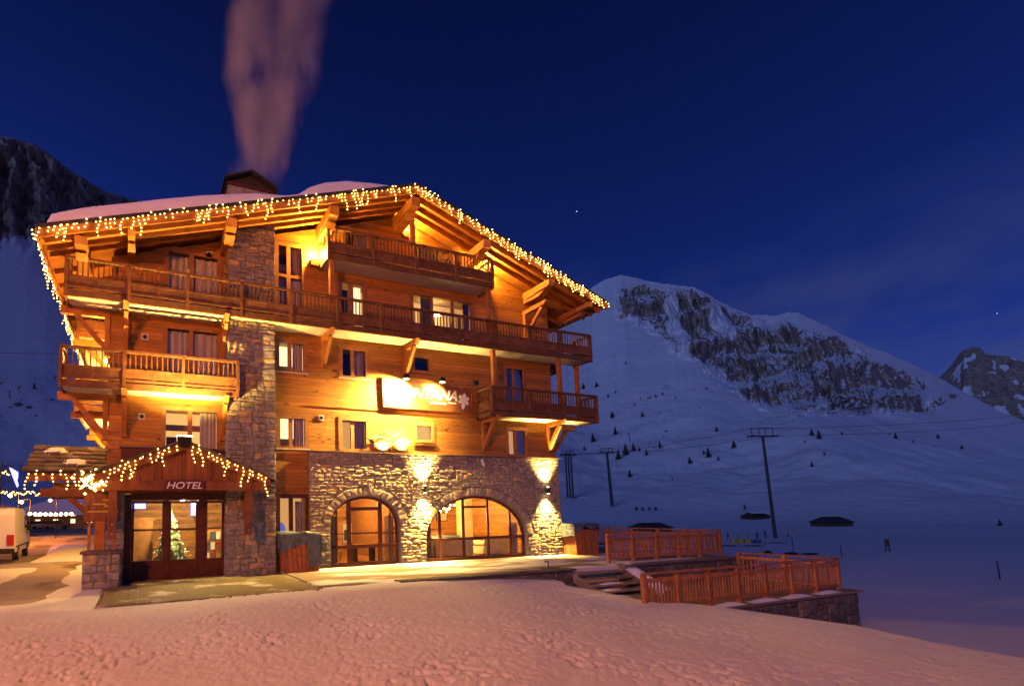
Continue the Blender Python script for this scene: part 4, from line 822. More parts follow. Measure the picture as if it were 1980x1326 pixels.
def fence(pts, z, label, H=1.07, step=1.28):
    f = empty('railing', (pts[0][0], pts[0][1], z), label, 'railing', None)
    for (xa, ya), (xb, yb) in zip(pts[:-1], pts[1:]):
        Ln = math.hypot(xb-xa, yb-ya); ux, uy = (xb-xa)/Ln, (yb-ya)/Ln; n_ = max(1, round(Ln/step))
        MB().beam((xa,ya,z+H-.03), (xb,yb,z+H-.03), .14, .05).build('top_rail', MAT['fence_wood'], f)
        MB().beam((xa,ya,z+H-.22), (xb,yb,z+H-.22), .06, .10).build('rail', MAT['fence_wood'], f); MB().beam((xa,ya,z+.16), (xb,yb,z+.16), .06, .09).build('rail', MAT['fence_wood'], f)
        for i in range(n_+1):
            s = Ln*i/n_; x, y = xa+ux*s, ya+uy*s
            if i or (xa, ya) == pts[0]: MB().box(x-.055,x+.055,y-.055,y+.055,z-.02,z+H-.055).build('post', MAT['fence_wood'], f)
            if i < n_:
                k = int(Ln/n_/.125)
                for j in range(1, k): s2 = s+Ln/n_*j/k; inst('picket', pkm, f, (xa+ux*s2, ya+uy*s2, z+.20), rot=(0,0,math.atan2(uy, ux)))
fence([(10.55,-3.62), (16.95,-3.62), (16.95,3.2)], .0, 'orange-brown picket railing along the edge of the upper terrace')
fence([(6.86,-7.88), (15.95,-7.88), (15.95,-4.9)], -.80, 'long orange-brown picket railing around the lower stone-walled terrace')
# standpipe on the terrace corner
sp_ = empty('standpipe', (7.2, -4.1, 0), 'thin bent metal pipe standing on the terrace corner above the steps', 'pipe')
MB().cyl((7.2,-4.1,0), (7.2,-4.1,.26), .018).build('pipe', MAT['black'], sp_); MB().cyl((7.2,-4.1,.25), (7.05,-4.1,.25), .018).build('spout', MAT['black'], sp_); MB().box(6.95, 7.6, -4.25, -3.95, .001, .03).build('base', MAT['slate'], sp_)
# ================================================================== COVERED CRATES
def crate(x0, x1, y0, y1, h, label, side):
    t = empty('planter_crate', ((x0+x1)/2, (y0+y1)/2, 0), label, 'crate'); n_ = 8; wd = (x1-x0)/n_
    for i in range(n_):
        a = x0+i*wd; k = .06*(1-i/(n_-1)) if side < 0 else .0
        MB().hexa([(a+.004+.08,y0,0),(a+wd-.004+.08*(1-i/n_),y0,0),(a+wd-.004+.08*(1-i/n_),y0+.03,0),(a+.004+.08,y0+.03,0),(a+.004,y0,h*.8),(a+wd-.004,y0,h*.8),(a+wd-.004,y0+.03,h*.8),(a+.004,y0+.03,h*.8)]).build('plank', MAT['fence_wood'], t)
    MB().box(x0+.1, x1-.01, y0+.032, y1, .0, h*.8).build('body', MAT['fence_wood'], t)
    nx, nz_ = 44, 18; vs = []
    for i in range(nx+1):          # sheet draped over the top and down the front, lower on one side
        s = i/nx
        for j in range(nz_+1):
            q = j/nz_
            hang = (.50-.36*s + .66*float(sstep(.64,.68,s)) + .02*math.sin(s*23)) if side > 0 else (.16+.05*math.sin(s*11)+.14*float(sstep(.25,0,s)))
            if q < .4: y, z = y1+.05+(y0-.07-y1-.05)*(q/.4), h+.02*math.sin(s*7+q*9)
            else: y, z = y0-.07-.05*math.sin(s*15+q*4)*(q-.4), h-(q-.4)/.6*hang*h
            edge = .05 if 0 < i < nx else .09
            vs.append((x0-.07+(x1-x0+.14)*s + .02*math.sin(q*11+s*3), y, z-.05*(abs(s-.5)*2)**6))
    b = MB().add(vs, [(i*(nz_+1)+j, (i+1)*(nz_+1)+j, (i+1)*(nz_+1)+j+1, i*(nz_+1)+j+1) for i in range(nx) for j in range(nz_)])
    for xs_, ii in ((x0-.07, 0), (x1+.07, nx)):
        k = len(b.v); b.v += [(xs_, y0-.06, h-.05), (xs_, y1+.05, h-.05), (xs_+.01, y1+.05, h*.55), (xs_+.02, y0-.02, h*(.62 if side < 0 or ii == 0 else .22))]; b.f.append((k, k+1, k+2, k+3))
    b.build('tarpaulin', MAT['tarp'], t, smooth=True)
crate(-1.28, .05, -.85, -.1, 1.38, 'red-brown plank crate draped with blue-grey tarpaulin beside the stone pillar', 1)
crate(11.95, 13.3, -.75, .1, 1.38, 'red-brown plank crate with small grey tarpaulin at the stone wall corner', -1)
# ================================================================== LAMPS ON THE BUILDING
def light(name, typ, loc, energy, color, parent, size=.05, spot=None, blend=.5, aim=None):
    d = bpy.data.lights.new(name, typ); d.energy = energy; d.color = color
    if typ in ('POINT', 'SPOT'): d.shadow_soft_size = size
    if spot: d.spot_size = math.radians(spot); d.spot_blend = blend
    o = bpy.data.objects.new(name, d); o.location = loc; col.objects.link(o)
    if aim is not None: o.rotation_euler = Vector(aim).to_track_quat('-Z', 'Y').to_euler()
    if parent: setparent(o, parent)
    return o
LS = 1.0
for i, (x, z) in enumerate(((4.80, 2.90), (11.12, 2.87))):
    t = empty('wall_lamp', (x, -.1, z-.15), ('black cylinder lamp washing the stone wall between the two arches', 'black cylinder lamp washing the stone wall beside its outer corner')[i], 'lamp', 'cylinder lamps on the stone wall')
    MB().cyl((x,-.19,z-.14), (x,-.19,z+.14), .075, n=14).build('housing', MAT['black'], t); MB().box(x-.03, x+.03, -.11, .02, z-.04, z+.04).build('mount', MAT['black'], t)
    MB().cyl((x,-.19,z+.142), (x,-.19,z+.15), .055, n=12).build('lens', MAT['lamp_glow'], t); MB().cyl((x,-.19,z-.15), (x,-.19,z-.142), .055, n=12).build('lens', MAT['lamp_glow'], t)
    light('beam', 'SPOT', (x,-.24,z+.17), 5200, WARM, t, .10, 86, 1, (0,.18,1)); light('beam', 'SPOT', (x,-.24,z-.17), 5200, WARM, t, .10, 84, 1, (0,.14,-1))
t = empty('wall_lamp', (12.2, 2.2, 2.7), 'pair of lamps washing the wooden side wall beyond the stone corner', 'lamp')
for y_, z in ((1.6, 3.1), (2.5, 2.5)):
    MB().cyl((12.28,y_,z-.14), (12.28,y_,z+.14), .075, n=12).build('housing', MAT['black'], t); MB().box(12.02, 12.24, y_-.03, y_+.03, z-.04, z+.04).build('mount', MAT['black'], t); light('beam', 'SPOT', (12.3,y_,z+.17), 400, GOLD, t, .03, 60, .9, (-.25,0,1)); light('beam', 'SPOT', (12.3,y_,z-.17), 300, GOLD, t, .03, 60, .9, (-.2,0,-1))
# sconces under the gable
for x, z, lab in ((onY(606,507,YW)[0], onY(606,507,YW)[2], 'dark box sconce glowing beside the top balcony corner under roof'), (onY(781,452,YW)[0], onY(781,452,YW)[2], 'dark box sconce glowing by the middle post under the roof ridge'), (8.32, 12.35, 'dark box sconce behind the end post of the top balcony')):
    t = empty('sconce', (x, 0, z), lab, 'lamp', 'sconces under the gable'); b = MB(); b.box(x-.15, x+.15, YW-.2, YW-.01, z-.22, z+.06); b.build('housing', MAT['sign_wood'], t); MB().box(x-.13, x+.13, YW-.18, YW-.03, z+.061, z+.10).build('bulb', MAT['lamp_glow'], t)
    light('glow', 'POINT', (x, YW-.22, z+.26), 1150, GOLD, t, .08)
# floodlight on the porch ridge
t = empty('floodlight', (XP, -1.58, 4.2), 'dark floodlight box shining upwards from the peak of the entrance porch', 'lamp')
MB().hexa([(XP-.17,-1.72,4.13),(XP+.17,-1.72,4.13),(XP+.17,-1.56,4.13),(XP-.17,-1.56,4.13),(XP-.21,-1.78,4.42),(XP+.21,-1.78,4.42),(XP+.21,-1.56,4.42),(XP-.21,-1.56,4.42)]).build('housing', MAT['black'], t); MB().box(XP-.23, XP+.23, -1.76, -1.58, 4.421, 4.45).build('lens', MAT['lamp_glow'], t)
light('beam', 'SPOT', (XP,-1.67,4.5), 6000, (1,.56,.13), t, .06, 128, .9, (0.05,.10,1))
# sign lit by three arm spots
ns = empty('name_sign', (5.2, .05, 6.25), 'long dark red-brown name board with white slanted letters and flower on facade', 'sign')
MB().box(3.18, 7.38, .06, YW-.004, 6.25, 7.30).build('board', MAT['sign_wood'], ns)
b = MB(); b.box(3.12, 7.44, .03, .145, 6.18, 6.248); b.box(3.12, 7.44, .03, .145, 7.302, 7.36); b.box(3.12, 3.178, .03, .145, 6.248, 7.302); b.box(7.382, 7.44, .03, .145, 6.248, 7.302); b.build('frame', MAT['sign_wood'], ns)
text_obj('MONTANA', .62, MAT['letter_white'], ns, upright(5.06, .04, 6.66), shear=.3, sx=1.0, ext=.02)
b = MB(); cx, cz = 6.98, 6.72
for k in range(6):
    a = math.radians(20+60*k); r_ = .30 if k != 4 else .42; p = [(0,0),(.10,.07),(.22*r_/.3,.085),(r_,0),(.22*r_/.3,-.085),(.10,-.07)]
    b.extr([(cx+x*math.cos(a)-y*math.sin(a), cz+x*math.sin(a)+y*math.cos(a)) for x, y in p], XZ(.02), 0, .02)
b.build('flower_emblem', MAT['letter_white'], ns); MB().box(5.3, 6.1, .045, .059, 6.47, 6.55).build('small_line', MAT['letter_white'], ns); MB().box(6.2, 6.6, .045, .059, 6.53, 6.59).build('small_line', MAT['letter_white'], ns)
for i, (x, en) in enumerate(((3.95, 13000), (5.62, 800), (7.28, 0))):
    t = empty('sign_spotlight', (x, -.4, 7.35), ('glaring spotlight on an arm over the start of the name board', 'spotlight on an arm over the middle of the name board', 'unlit black spotlight on an arm over the end of the name board')[i], 'lamp')
    MB().cyl((x,.12,7.42), (x,-.42,7.52), .018).build('arm', MAT['black'], t); MB().box(x-.10, x+.10, -.52, -.34, 7.28, 7.46).build('housing', MAT['black'], t)
    if en: MB().box(x-.085, x+.085, -.50, -.36, 7.262, 7.279).build('lens', MAT['lamp_glow'], t); light('beam', 'SPOT', (x,-.42,7.24), en, (1,.62,.16), t, .05, 150, .7, (-.35,.75,-.9))
# star sculpture of sticks on the ledge with little spots
dc = empty('twig_star', (3.4, -.1, 4.35), 'large star of pale sticks with spotlights on the stone ledge', 'decoration')
for i in range(34):
    a = random.uniform(0, math.pi); r_ = random.uniform(.35, .95); y_ = random.uniform(-.02, .10); q = Vector((3.45+random.uniform(-.25,.25), y_, 4.92+random.uniform(-.12,.12))); d = Vector((math.cos(a)*r_, random.uniform(-.03,.03), math.sin(a)*r_*.58))
    MB().cyl(q-d, q+d, .016, .010, 5).build('stick', MAT['cream_cloth'], dc)
for x in (3.05, 3.95):
    MB().cyl((x,-.03,4.35), (x,-.01,4.44), .05, n=8).build('spot_housing', MAT['black'], dc); light('beam', 'SPOT', (x,-.035,4.46), 800, (1,.64,.18), dc, .03, 140, .8, (.1,.25,1))
MB().cyl((2.4,.02,4.9), (3.0,.0,4.62), .03, .02, 6).build('branch', MAT['bark'], dc)
t = empty('security_camera', (7.7,-.1,4.0), 'small white box camera high on the stone wall above second arch', 'camera'); MB().beam((7.64,-.16,4.17), (7.78,-.12,3.92), .09, .09).build('body', MAT['white_paint'], t); MB().cyl((7.72,-.1,4.03), (7.72,.02,4.05), .02).build('bracket', MAT['black'], t)
# lamps along the hidden side walkways
for i, (y_, z) in enumerate(((1.9, 7.6), (6.2, 5.3), (7.6, 4.9), (7.4, 7.7))):
    t = empty('side_lamp', (-6.95, y_, z), ('small lamp between the front and second upper side balconies', 'small lamp under the second lower side balcony', 'small lamp under the rearmost lower side balcony', 'small lamp between the second and rearmost upper side balconies')[i], 'lamp', 'lamps on the side wall'); MB().box(-6.98, -6.83, y_-.07, y_+.07, z-.1, z+.1).build('housing', MAT['black'], t); MB().ball((-7.05, y_, z), .06, 8, 6).build('bulb', MAT['lamp_glow'], t); light('glow', 'POINT', (-7.3, y_, z), 800, GOLD, t, .08)
# lobby and restaurant lights
for nm, p, e_, c_, lab in (('pendant_lamp', (-4.4,1.0,2.6), 620, (1,.76,.30), 'warm pendant lamp in the lobby above the christmas tree'), ('pendant_lamp', (2.2,3.0,2.5), 380, WARM, 'warm pendant lamp inside the smaller arched window'), ('pendant_lamp', (9.8,4.8,2.3), 380, WARM, 'warm pendant lamp at the far side of the lounge')):
    t = empty(nm, p, lab, 'lamp'); MB().ball(p, .09, 8, 6).build('bulb', MAT['lamp_glow'], t); MB().cyl((p[0],p[1],p[2]+.08), (p[0],p[1],2.86), .012).build('cord', MAT['black'], t); light('glow', 'POINT', (p[0],p[1],p[2]-.16), e_, c_, t, .1)
for i, (x, lab) in enumerate(((2.3, 'added ceiling spot just inside the smaller arched window'), (6.0, 'added ceiling spot inside the wide arch near its first mullion'), (8.9, 'added ceiling spot inside the wide arch near its last mullion'))):  # spots added close to the glass to light the sofa backs
    t = empty('added_spot', (x,.62,2.84), lab, 'lamp'); MB().cyl((x,.62,2.80), (x,.62,2.848), .06, n=10).build('rim', MAT['chrome'], t); MB().cyl((x,.62,2.79), (x,.62,2.799), .04, n=10).build('lens', MAT['lamp_glow'], t); light('glow', 'POINT', (x,.62,2.7), 200, WARM, t, .06)
for i, (x, z, w_, h, lab) in enumerate(((5.1,1.75,.5,.7,'tall framed picture on lounge back wall before the column'), (7.6,1.75,.55,.75,'framed picture in the middle of the lounge back wall'), (10.4,1.7,.7,.5,'wide framed picture at the far end of lounge back wall'), (1.5,1.7,.6,.8,'framed picture on the back wall behind the arched door'))):
    t = empty('wall_picture', (x,7.37,z), lab, 'picture'); MB().box(x-w_/2,x+w_/2,7.34,7.398,z-h/2,z+h/2).build('frame', MAT['black'], t); MB().box(x-w_/2+.05,x+w_/2-.05,7.33,7.339,z-h/2+.05,z+h/2-.05).build('print', MAT['cream_cloth'], t)
t = empty('bar_counter', (8.2,6.2,0), 'long wooden bar counter at the back of lounge', 'counter'); MB().box(6.9,9.6,6.0,6.5,.02,1.05).build('front', MAT['frame_wood'], t); MB().box(6.85,9.65,5.9,6.55,1.051,1.1).build('top', MAT['dark_frame'], t)
for x, cw in ((.93,.35), (3.35,.35), (5.05,.4), (9.5,.42)): curtain_mesh(x, x+cw, .05, 1.9 if x < 4 else 1.5, .55, n=14).build('curtain', MAT['cream_cloth'], hotel)
t = empty('chandelier', (7.2,2.6,2.0), 'chandelier of many small bulbs in the lounge behind the wide arch', 'lamp'); MB().cyl((7.2,2.6,2.2), (7.2,2.6,2.86), .015).build('stem', MAT['black'], t)
for k in range(14):
    a = k*2.4; r_ = .25+.55*(k%3)/2; q = (7.2+r_*math.cos(a), 2.6+r_*.6*math.sin(a), 2.15+.16*math.sin(k*1.7)); MB().ball(q, .045, 6, 4).build('bulb', MAT['lamp_glow'], t); MB().cyl(q, (7.2,2.6,2.3), .007, n=4).build('arm', MAT['black'], t)
light('glow', 'POINT', (7.2,2.6,1.85), 950, WARM, t, .25)
t = empty('blue_uplight', (-6.1,1.0,1.9), 'blue glowing light strip in the lobby ceiling corner', 'lamp'); MB().box(-6.3,-5.6,3.4,3.46,2.3,2.5).build('tube', MAT['blue_light'], t); MB().box(-3.9,-3.5,3.4,3.46,2.0,2.5).build('tube', MAT['blue_light'], t)
def sofa(x, y, wd, lab, m='cream_cloth'):
    t = empty('sofa', (x,y,.02), lab, 'sofa'); MB().box(x-wd/2, x+wd/2, y-.4, y+.4, .08, .42).build('seat', MAT[m], t)
    b = MB(); pr = [(-.42,.1),(-.30,.1),(-.30,.78),(-.34,.86),(-.40,.86),(-.44,.78)]; b.extr([(y+a, c) for a, c in pr], YZ(x-wd/2), 0, wd); b.build('backrest', MAT[m], t)
    for s_ in (-1, 1): MB().cyl((x+s_*(wd/2-.08),y-.4,.55), (x+s_*(wd/2-.08),y+.4,.55), .13, n=10).build('armrest', MAT[m], t)
sofa(6.9, 1.4, 1.9, 'cream sofa in the middle of wide arched window'); sofa(9.2, 1.5, 1.3, 'cream armchair at the far end of wide arched window'); sofa(5.4, 1.5, 1.2, 'cream armchair at the near end of wide arched window'); sofa(7.6, 3.6, 2.2, 'blue bench sofa behind the cream sofa in lounge', 'blue_seat')
t = empty('easel', (2.3,2.3,0), 'white easel with a poster frame behind the arched door', 'easel'); MB().beam((2.1,2.3,.02), (2.4,2.45,1.7), .04, .04).build('leg', MAT['frame_wood'], t); MB().beam((2.7,2.3,.02), (2.45,2.45,1.7), .04, .04).build('leg', MAT['frame_wood'], t); MB().box(2.2,2.6,2.22,2.26,.75,1.55).build('poster', MAT['letter_white'], t); MB().box(2.25,2.55,2.21,2.219,.85,1.3).build('picture', MAT['blue_seat'], t)
for x, lab in ((8.35, 'round green hanging plant on the lounge column'), ):
    t = empty('wall_plant', (x,4.8,1.6), lab, 'plant'); b = MB()
    for k in range(120):
        v = Vector((random.gauss(0,1), random.gauss(0,1), random.gauss(0,1))).normalized()*.30; p = Vector((6.3,4.75,1.85))+v; q = Vector((random.gauss(0,.06), random.gauss(0,.06), random.gauss(0,.06))); b.add([p, p+q, p+v*.35], [(0,1,2)])
    b.build('foliage', MAT['leaf_green'], t)
t = empty('lounge_table', (2.5,1.4,0), 'small dark table with lamp behind the arched door', 'table'); MB().box(2.3,3.2,1.1,1.7,.68,.73).build('top', MAT['frame_wood'], t)
for x in (2.36, 3.14): MB().box(x-.03,x+.03,1.15,1.65,.02,.68).build('leg', MAT['black'], t)
# ================================================================== ICICLE LIGHTS
def icicles(path, label, spacing, lmax, zoff=0, br=.029):
    t = empty('icicle_lights', path[0], label, 'string lights'); b = MB(); wv = MB()
    for a, c in zip(path[:-1], path[1:]):
        a = Vector(a); c = Vector(c); Ln = (c-a).length; wv.cyl(a, c, .008, n=4); s = .05
        while s < Ln:
            p = a.lerp(c, s/Ln); ln = random.choice((.08,.18,.22,.3,.38,lmax*.8,lmax)); k = int(ln/.115)+1; ph = random.uniform(0, 6)
            for i in range(k):
                q = p + Vector((.05*math.sin(ph+i*.9), random.uniform(-.015,.015), -.02-.115*i)); b.octa(q, br*random.uniform(.75,1.05))
            if random.random() < .3: b.octa(p+Vector((random.uniform(-.05,.05),-.02,.09)), br*.9)
            wv.cyl(p, p+Vector((0,0,-.115*k)), .005, n=3); s += spacing*random.uniform(.6,1.4)
    wv.build('wire', MAT['black'], t); b.build('bulbs', MAT['bulb'], t, kind='stuff'); return t
yv = -1.66
icicles([(XL_,yv,RT(XL_)-.14), (XR,yv,RT(XR)-.16)], 'icicle string lights along the long snowy slope of the gable', .19, .58)
icicles([(XR,yv,RT(XR)-.16), (XE,yv,RT(XE)-.14)], 'icicle string lights along the bare slope of the gable', .15, .5)
icicles([(XL_-.05,-1.6,RT(XL_)-.16), (XL_-.05,15.0,RT(XL_)-.16)], 'icicle string lights along the horizontal side eave of the roof', .2, .65)
icicles([(-7.22,-1.60,CT(-7.22)-.06), (XP-.24,-1.60,CT(XP-.24)-.08)], 'icicle string lights on the half of the porch gable above the notice board', .165, .52, br=.027)
icicles([(XP+.24,-1.60,CT(XP+.24)-.08), (-1.82,-1.60,CT(-1.82)-.06)], 'icicle string lights on the half of the porch gable beside the stone pillar', .165, .6, br=.027)
icicles([(-9.15,EY-.05,EZ-.03), (-7.3,EY-.05,EZ-.03)], 'icicle string lights along the eave of the slab-roofed lean-to', .2, .5, br=.029)
t = empty('light_tangle', (-7.2,-.9,2.8), 'bright tangle of string lights bunched at the porch corner', 'string lights'); b = MB()
for k in range(46): b.octa((-7.12+random.gauss(0,.20), -1.5+random.gauss(0,.1), 3.0+random.gauss(0,.13)), .045)
b.build('bulbs', MAT['bulb'], t, kind='stuff'); MB().cyl((-7.3,-1.5,3.0), (-6.9,-1.5,2.95), .01, n=4).build('wire', MAT['black'], t)
# ================================================================== SMOKE
sm = bpy.data.materials.new('smoke'); sm.use_nodes = True; n = sm.node_tree.nodes; l = sm.node_tree.links; n.clear()
o_ = n.new('ShaderNodeOutputMaterial'); pv = n.new('ShaderNodeVolumePrincipled'); pv.inputs['Color'].default_value = (.80,.86,1.0,1); pv.inputs['Anisotropy'].default_value = -.4
tc = n.new('ShaderNodeTexCoord'); sp = n.new('ShaderNodeSeparateXYZ'); l.new(tc.outputs['Object'], sp.inputs[0])
def mth(op, a, b=None, c=None):
    q = n.new('ShaderNodeMath'); q.operation = op
    for i, v in enumerate((a, b, c)):
        if v is None: continue
        if isinstance(v, (int, float)): q.inputs[i].default_value = v
        else: l.new(v, q.inputs[i])
    return q.outputs[0]
def nz_(scale, st, det=3):
    a = n.new('ShaderNodeTexNoise'); a.inputs['Scale'].default_value = scale; a.inputs['Detail'].default_value = det; mp = n.new('ShaderNodeMapping'); mp.inputs[3].default_value = (1,1,st); l.new(tc.outputs['Object'], mp.inputs[0]); l.new(mp.outputs[0], a.inputs['Vector']); return a.outputs[0]
Z_ = sp.outputs[2]; n1, n2 = nz_(.55, .55), nz_(.8, .38, 4)
warp = mth('ADD', mth('MULTIPLY_ADD', n1, 1.9, -.95), mth('MULTIPLY_ADD', n2, .8, -.4))
def plume(cx0, slope, w0, wk):
    cx_ = mth('MULTIPLY_ADD', Z_, slope, cx0); dx = mth('ADD', mth('SUBTRACT', sp.outputs[0], cx_), warp); wd = mth('MULTIPLY_ADD', Z_, wk, w0)
    q = mth('ADD', mth('POWER', mth('DIVIDE', dx, wd), 2.0), mth('POWER', mth('DIVIDE', sp.outputs[1], wd), 2.0))
    return mth('POWER', mth('MAXIMUM', mth('SUBTRACT', 1.0, q), 0.0), 1.9)
pl = mth('ADD', plume(-.58, .05, .78, .06), mth('MULTIPLY', plume(.18, .20, .68, .09), .8))
fade = mth('MULTIPLY', mth('MINIMUM', mth('MULTIPLY', mth('MAXIMUM', mth('SUBTRACT', Z_, .05), 0.0), .8), 1.0), mth('MAXIMUM', mth('SUBTRACT', 1.0, mth('MULTIPLY', mth('MAXIMUM', mth('SUBTRACT', Z_, 2.2), 0.0), .16)), .16))
gap = n.new('ShaderNodeMapRange'); gap.inputs[1].default_value = .33; gap.inputs[2].default_value = .68; l.new(n2, gap.inputs[0])
den = mth('MULTIPLY', mth('MULTIPLY', mth('MULTIPLY', pl, fade), gap.outputs[0]), 3.4)
l.new(den, pv.inputs['Density']); l.new(pv.outputs[0], o_.inputs['Volume'])
sk = empty('chimney_smoke', (-1.6, 1.0, 15.0), 'pale smoke plume drifting up from the hotel chimney in two strands', 'smoke')
smo = MB(); R_ = [(-2.2,2.6),( -3.2,4.2),(-4.5,7.5)]
smo.hexa([(-1.8,-1.6,0),(2.2,-1.6,0),(2.2,1.6,0),(-1.8,1.6,0),(-4.2,-2.2,15),(5.6,-2.2,15),(5.6,2.2,15),(-4.2,2.2,15)])
o = bpy.data.objects.new('plume', smo.mesh('plume', sm)); col.objects.link(o); o.parent = sk; o['kind'] = 'stuff'
# ================================================================== SKI SLOPE THINGS
def place_tree(u, v, hp, i):
    p = hit(u, v, 100, 1800)
    if p is None: return
    d = np.linalg.norm(p-C); q = M@(p-C); h = hp*q[2]/F
    fir('pine_tree', (p[0], p[1], p[2]-.03*h), h, h*random.uniform(.28,.38), TL[i], MAT['conifer'], tiers=8, per=8, group='scattered pines on the snow slope')
TR = [(1154,748,12),(1176,768,9),(1184,808,16),(1242,806,14),(1190,840,18),(1147,854,20),(1210,880,26),(1225,872,18),(1196,888,22),(1218,922,16),(1250,880,14),(1276,866,16),(1334,896,16),(1386,834,12),(1361,878,10),(1370,884,22),(1419,866,18),(1389,890,10),(1570,842,16),(1584,848,20),(1628,840,8),(1732,848,14),(1766,856,8),(1814,848,12),(1860,868,10),(1570,902,12),(1594,880,9),(1268,768,8),(1281,764,8),(1210,704,7),(1190,760,7),(1290,836,6),(1130,870,10),(1128,752,14),(1300,928,6),(1440,984,12),(66,752,14),(1352,790,5),(1934,1016,14),(1236,872,10)]
def pine_label(u, v, hp):
    if u < 200: return 'lone small pine on the slope behind the side balconies'
    if u > 1900: return 'dark pine on the flat valley snow beyond the sign stand'
    if u > 1690: return 'small pine on the open slope below the far end of the cliffs'
    if u > 1550: return 'pine close behind the top of the tall lift tower' if v < 860 else 'lone pine on the bare slope behind the tall lift tower'
    if v > 970: return 'low pine near the small snow-roofed cabin'
    if u > 1330: return 'taller pine on the slope between the two lift towers' if hp >= 16 else 'small pine on the slope between the two lift towers'
    if v < 775: return 'tiny pine high on the slope beneath the cliffs'
    if 1175 < u < 1240 and v > 860: return 'large pine in the clump by the slender lift tower' if hp >= 18 else 'smaller pine in the clump by the slender lift tower'
    return 'pine on the slope just above the clump by the slender lift tower' if v < 862 else 'pine standing apart below the clump by the slender lift tower'
TL = [pine_label(*t_) for t_ in TR]
for i, (u, v, hp) in enumerate(TR): place_tree(u, v, hp, i)
# rocks on the left slope
for i, (u, v, wp) in enumerate(((35,782,16),(56,788,13),(100,773,9),(70,804,7),(20,787,6))):
    p = hit(u, v, 100, 1500)
    if p is None: continue
    q = M@(p-C); s = wp*q[2]/F; b = MB(); b.ball(p, s*.5, 9, 6, (1,1,.55)); b.v = [(x+random.uniform(-.1,.1)*s, y, z+random.uniform(-.08,.08)*s) for x, y, z in b.v]
    b.build('boulder', MAT['mortar'], label=('largest dark boulder on the snow slope behind the lean-to', 'second largest boulder, beside the largest one on the slope', 'flat boulder nearest the side balcony on the slope', 'small boulder below the two largest ones', 'smallest boulder at the edge of the boulder group')[i], cat='boulder', group='boulders on the slope')
# chairlift towers and cables
def tower(u, vb, vt, wp, lab, zb=None, twin=False):
    p = hit(u, vb, 30, 1500); q = M@(p-C); s = q[2]/F; h = (vb-vt)*s; hw = wp*s/2
    t = empty('lift_tower', tuple(p), lab, 'lift tower', 'towers of the ski lift'); x, y, z = p; R = Vector((M[0][0], M[0][1], 0)).normalized()
    pw = max(.30, 5.5*s*.9)
    if twin:
        for k in (-.35, 0, .35): MB().cyl((x+R.x*hw*k,y+R.y*hw*k,z-1), (x+R.x*hw*k,y+R.y*hw*k,z+h*.97), pw*.35, pw*.3).build('pole', MAT['pylon_steel'], t)
    else: MB().cyl((x,y,z-1), (x-R.x*h*.035,y-R.y*h*.035,z+h*.93), pw*.62, pw*.42, 10).build('pole', MAT['pylon_steel'], t)
    ox = -h*.035 if not twin else 0
    a = Vector((x+R.x*(ox-hw), y+R.y*(ox-hw), z+h*.93)); c = Vector((x+R.x*(ox+hw), y+R.y*(ox+hw), z+h*.93))
    MB().beam(a, c, pw*.5, pw*.55).build('crossarm', MAT['pylon_steel'], t); up = Vector((0,0,h*.075)); MB().beam(a.lerp(c,.06)+up, a.lerp(c,.94)+up, pw*.2, pw*.2).build('gantry', MAT['pylon_steel'], t)
    for k in (.12, .38, .62, .88): MB().beam(a.lerp(c,k), a.lerp(c,k)+up, pw*.18, pw*.18).build('strut', MAT['pylon_steel'], t)
    for k in (.05, .95):
        for e_ in (-.12,-.04,.04,.12):
            w_ = a.lerp(c, k)+Vector((M[2][0],M[2][1],0))*e_*hw*2; MB().cyl(w_-R*pw*.15, w_+R*pw*.15, pw*.33, n=8).build('sheave', MAT['black'], t)
    return a, c, up
tA = tower(1500, 1040, 826, 54, 'tall dark ski lift tower leaning beside the lower terrace railing')
tB = tower(1184, 979, 866, 27, 'slender ski lift tower on the slope beyond the right balcony')
tC = tower(1103, 962, 872, 30, 'three-legged lift tower half hidden behind the stone corner', twin=True)
def cable(pts, lab, sag=.0):
    b = MB()
    for a, c in zip(pts[:-1], pts[1:]):
        a = Vector(a); c = Vector(c); prev = a; r0 = max(.025, (M[2]@(np.array(a)-C))*.00034); r1 = max(.025, (M[2]@(np.array(c)-C))*.00034)
        for i in range(1, 13):
            t_ = i/12; q = a.lerp(c, t_); q.z -= sag*(a-c).length*4*t_*(1-t_); b.cyl(prev, q, r0+(r1-r0)*(t_-1/12), r0+(r1-r0)*t_, 5); prev = q
    return b.build('lift_cable', MAT['cable'], label=lab, cat='cable')
def far(u, v, d): r_ = ray(u, v); return C + r_*d
dA = (M[2]@(np.array(tA[0])-C)); 
cable([tC[0], tB[0], tA[0]+tA[2]*.9, far(2000, 796, 420)], 'upper ski lift cable running over the tall tower', .004)
cable([tC[1], tB[1], tA[1], far(2000, 812, 400)], 'lower ski lift cable running over the tall tower', .004)
cable([far(-60, 681, 60), far(112, 684, 60), far(150, 685, 60)], 'thin overhead wire stretched past the side balcony')
for i, (u, v) in enumerate(((94, 818), (111, 818))):
    p = far(u, v, 330); s = 330/F; t = empty('lift_chair', tuple(p), 'chairlift seat hanging over the slope beyond the lean-to', 'chair', 'hanging lift chairs'); x, y, z = p
    MB().box(x-5*s, x+5*s, y-.3, y+.3, z-2*s, z).build('seat', MAT['black'], t); MB().box(x-4.5*s, x+4.5*s, y+.2, y+.3, z, z+3*s).build('backrest', MAT['black'], t); MB().cyl((x,y,z+2*s), (x,y,z+10*s), .25*s, n=6).build('hanger', MAT['black'], t)
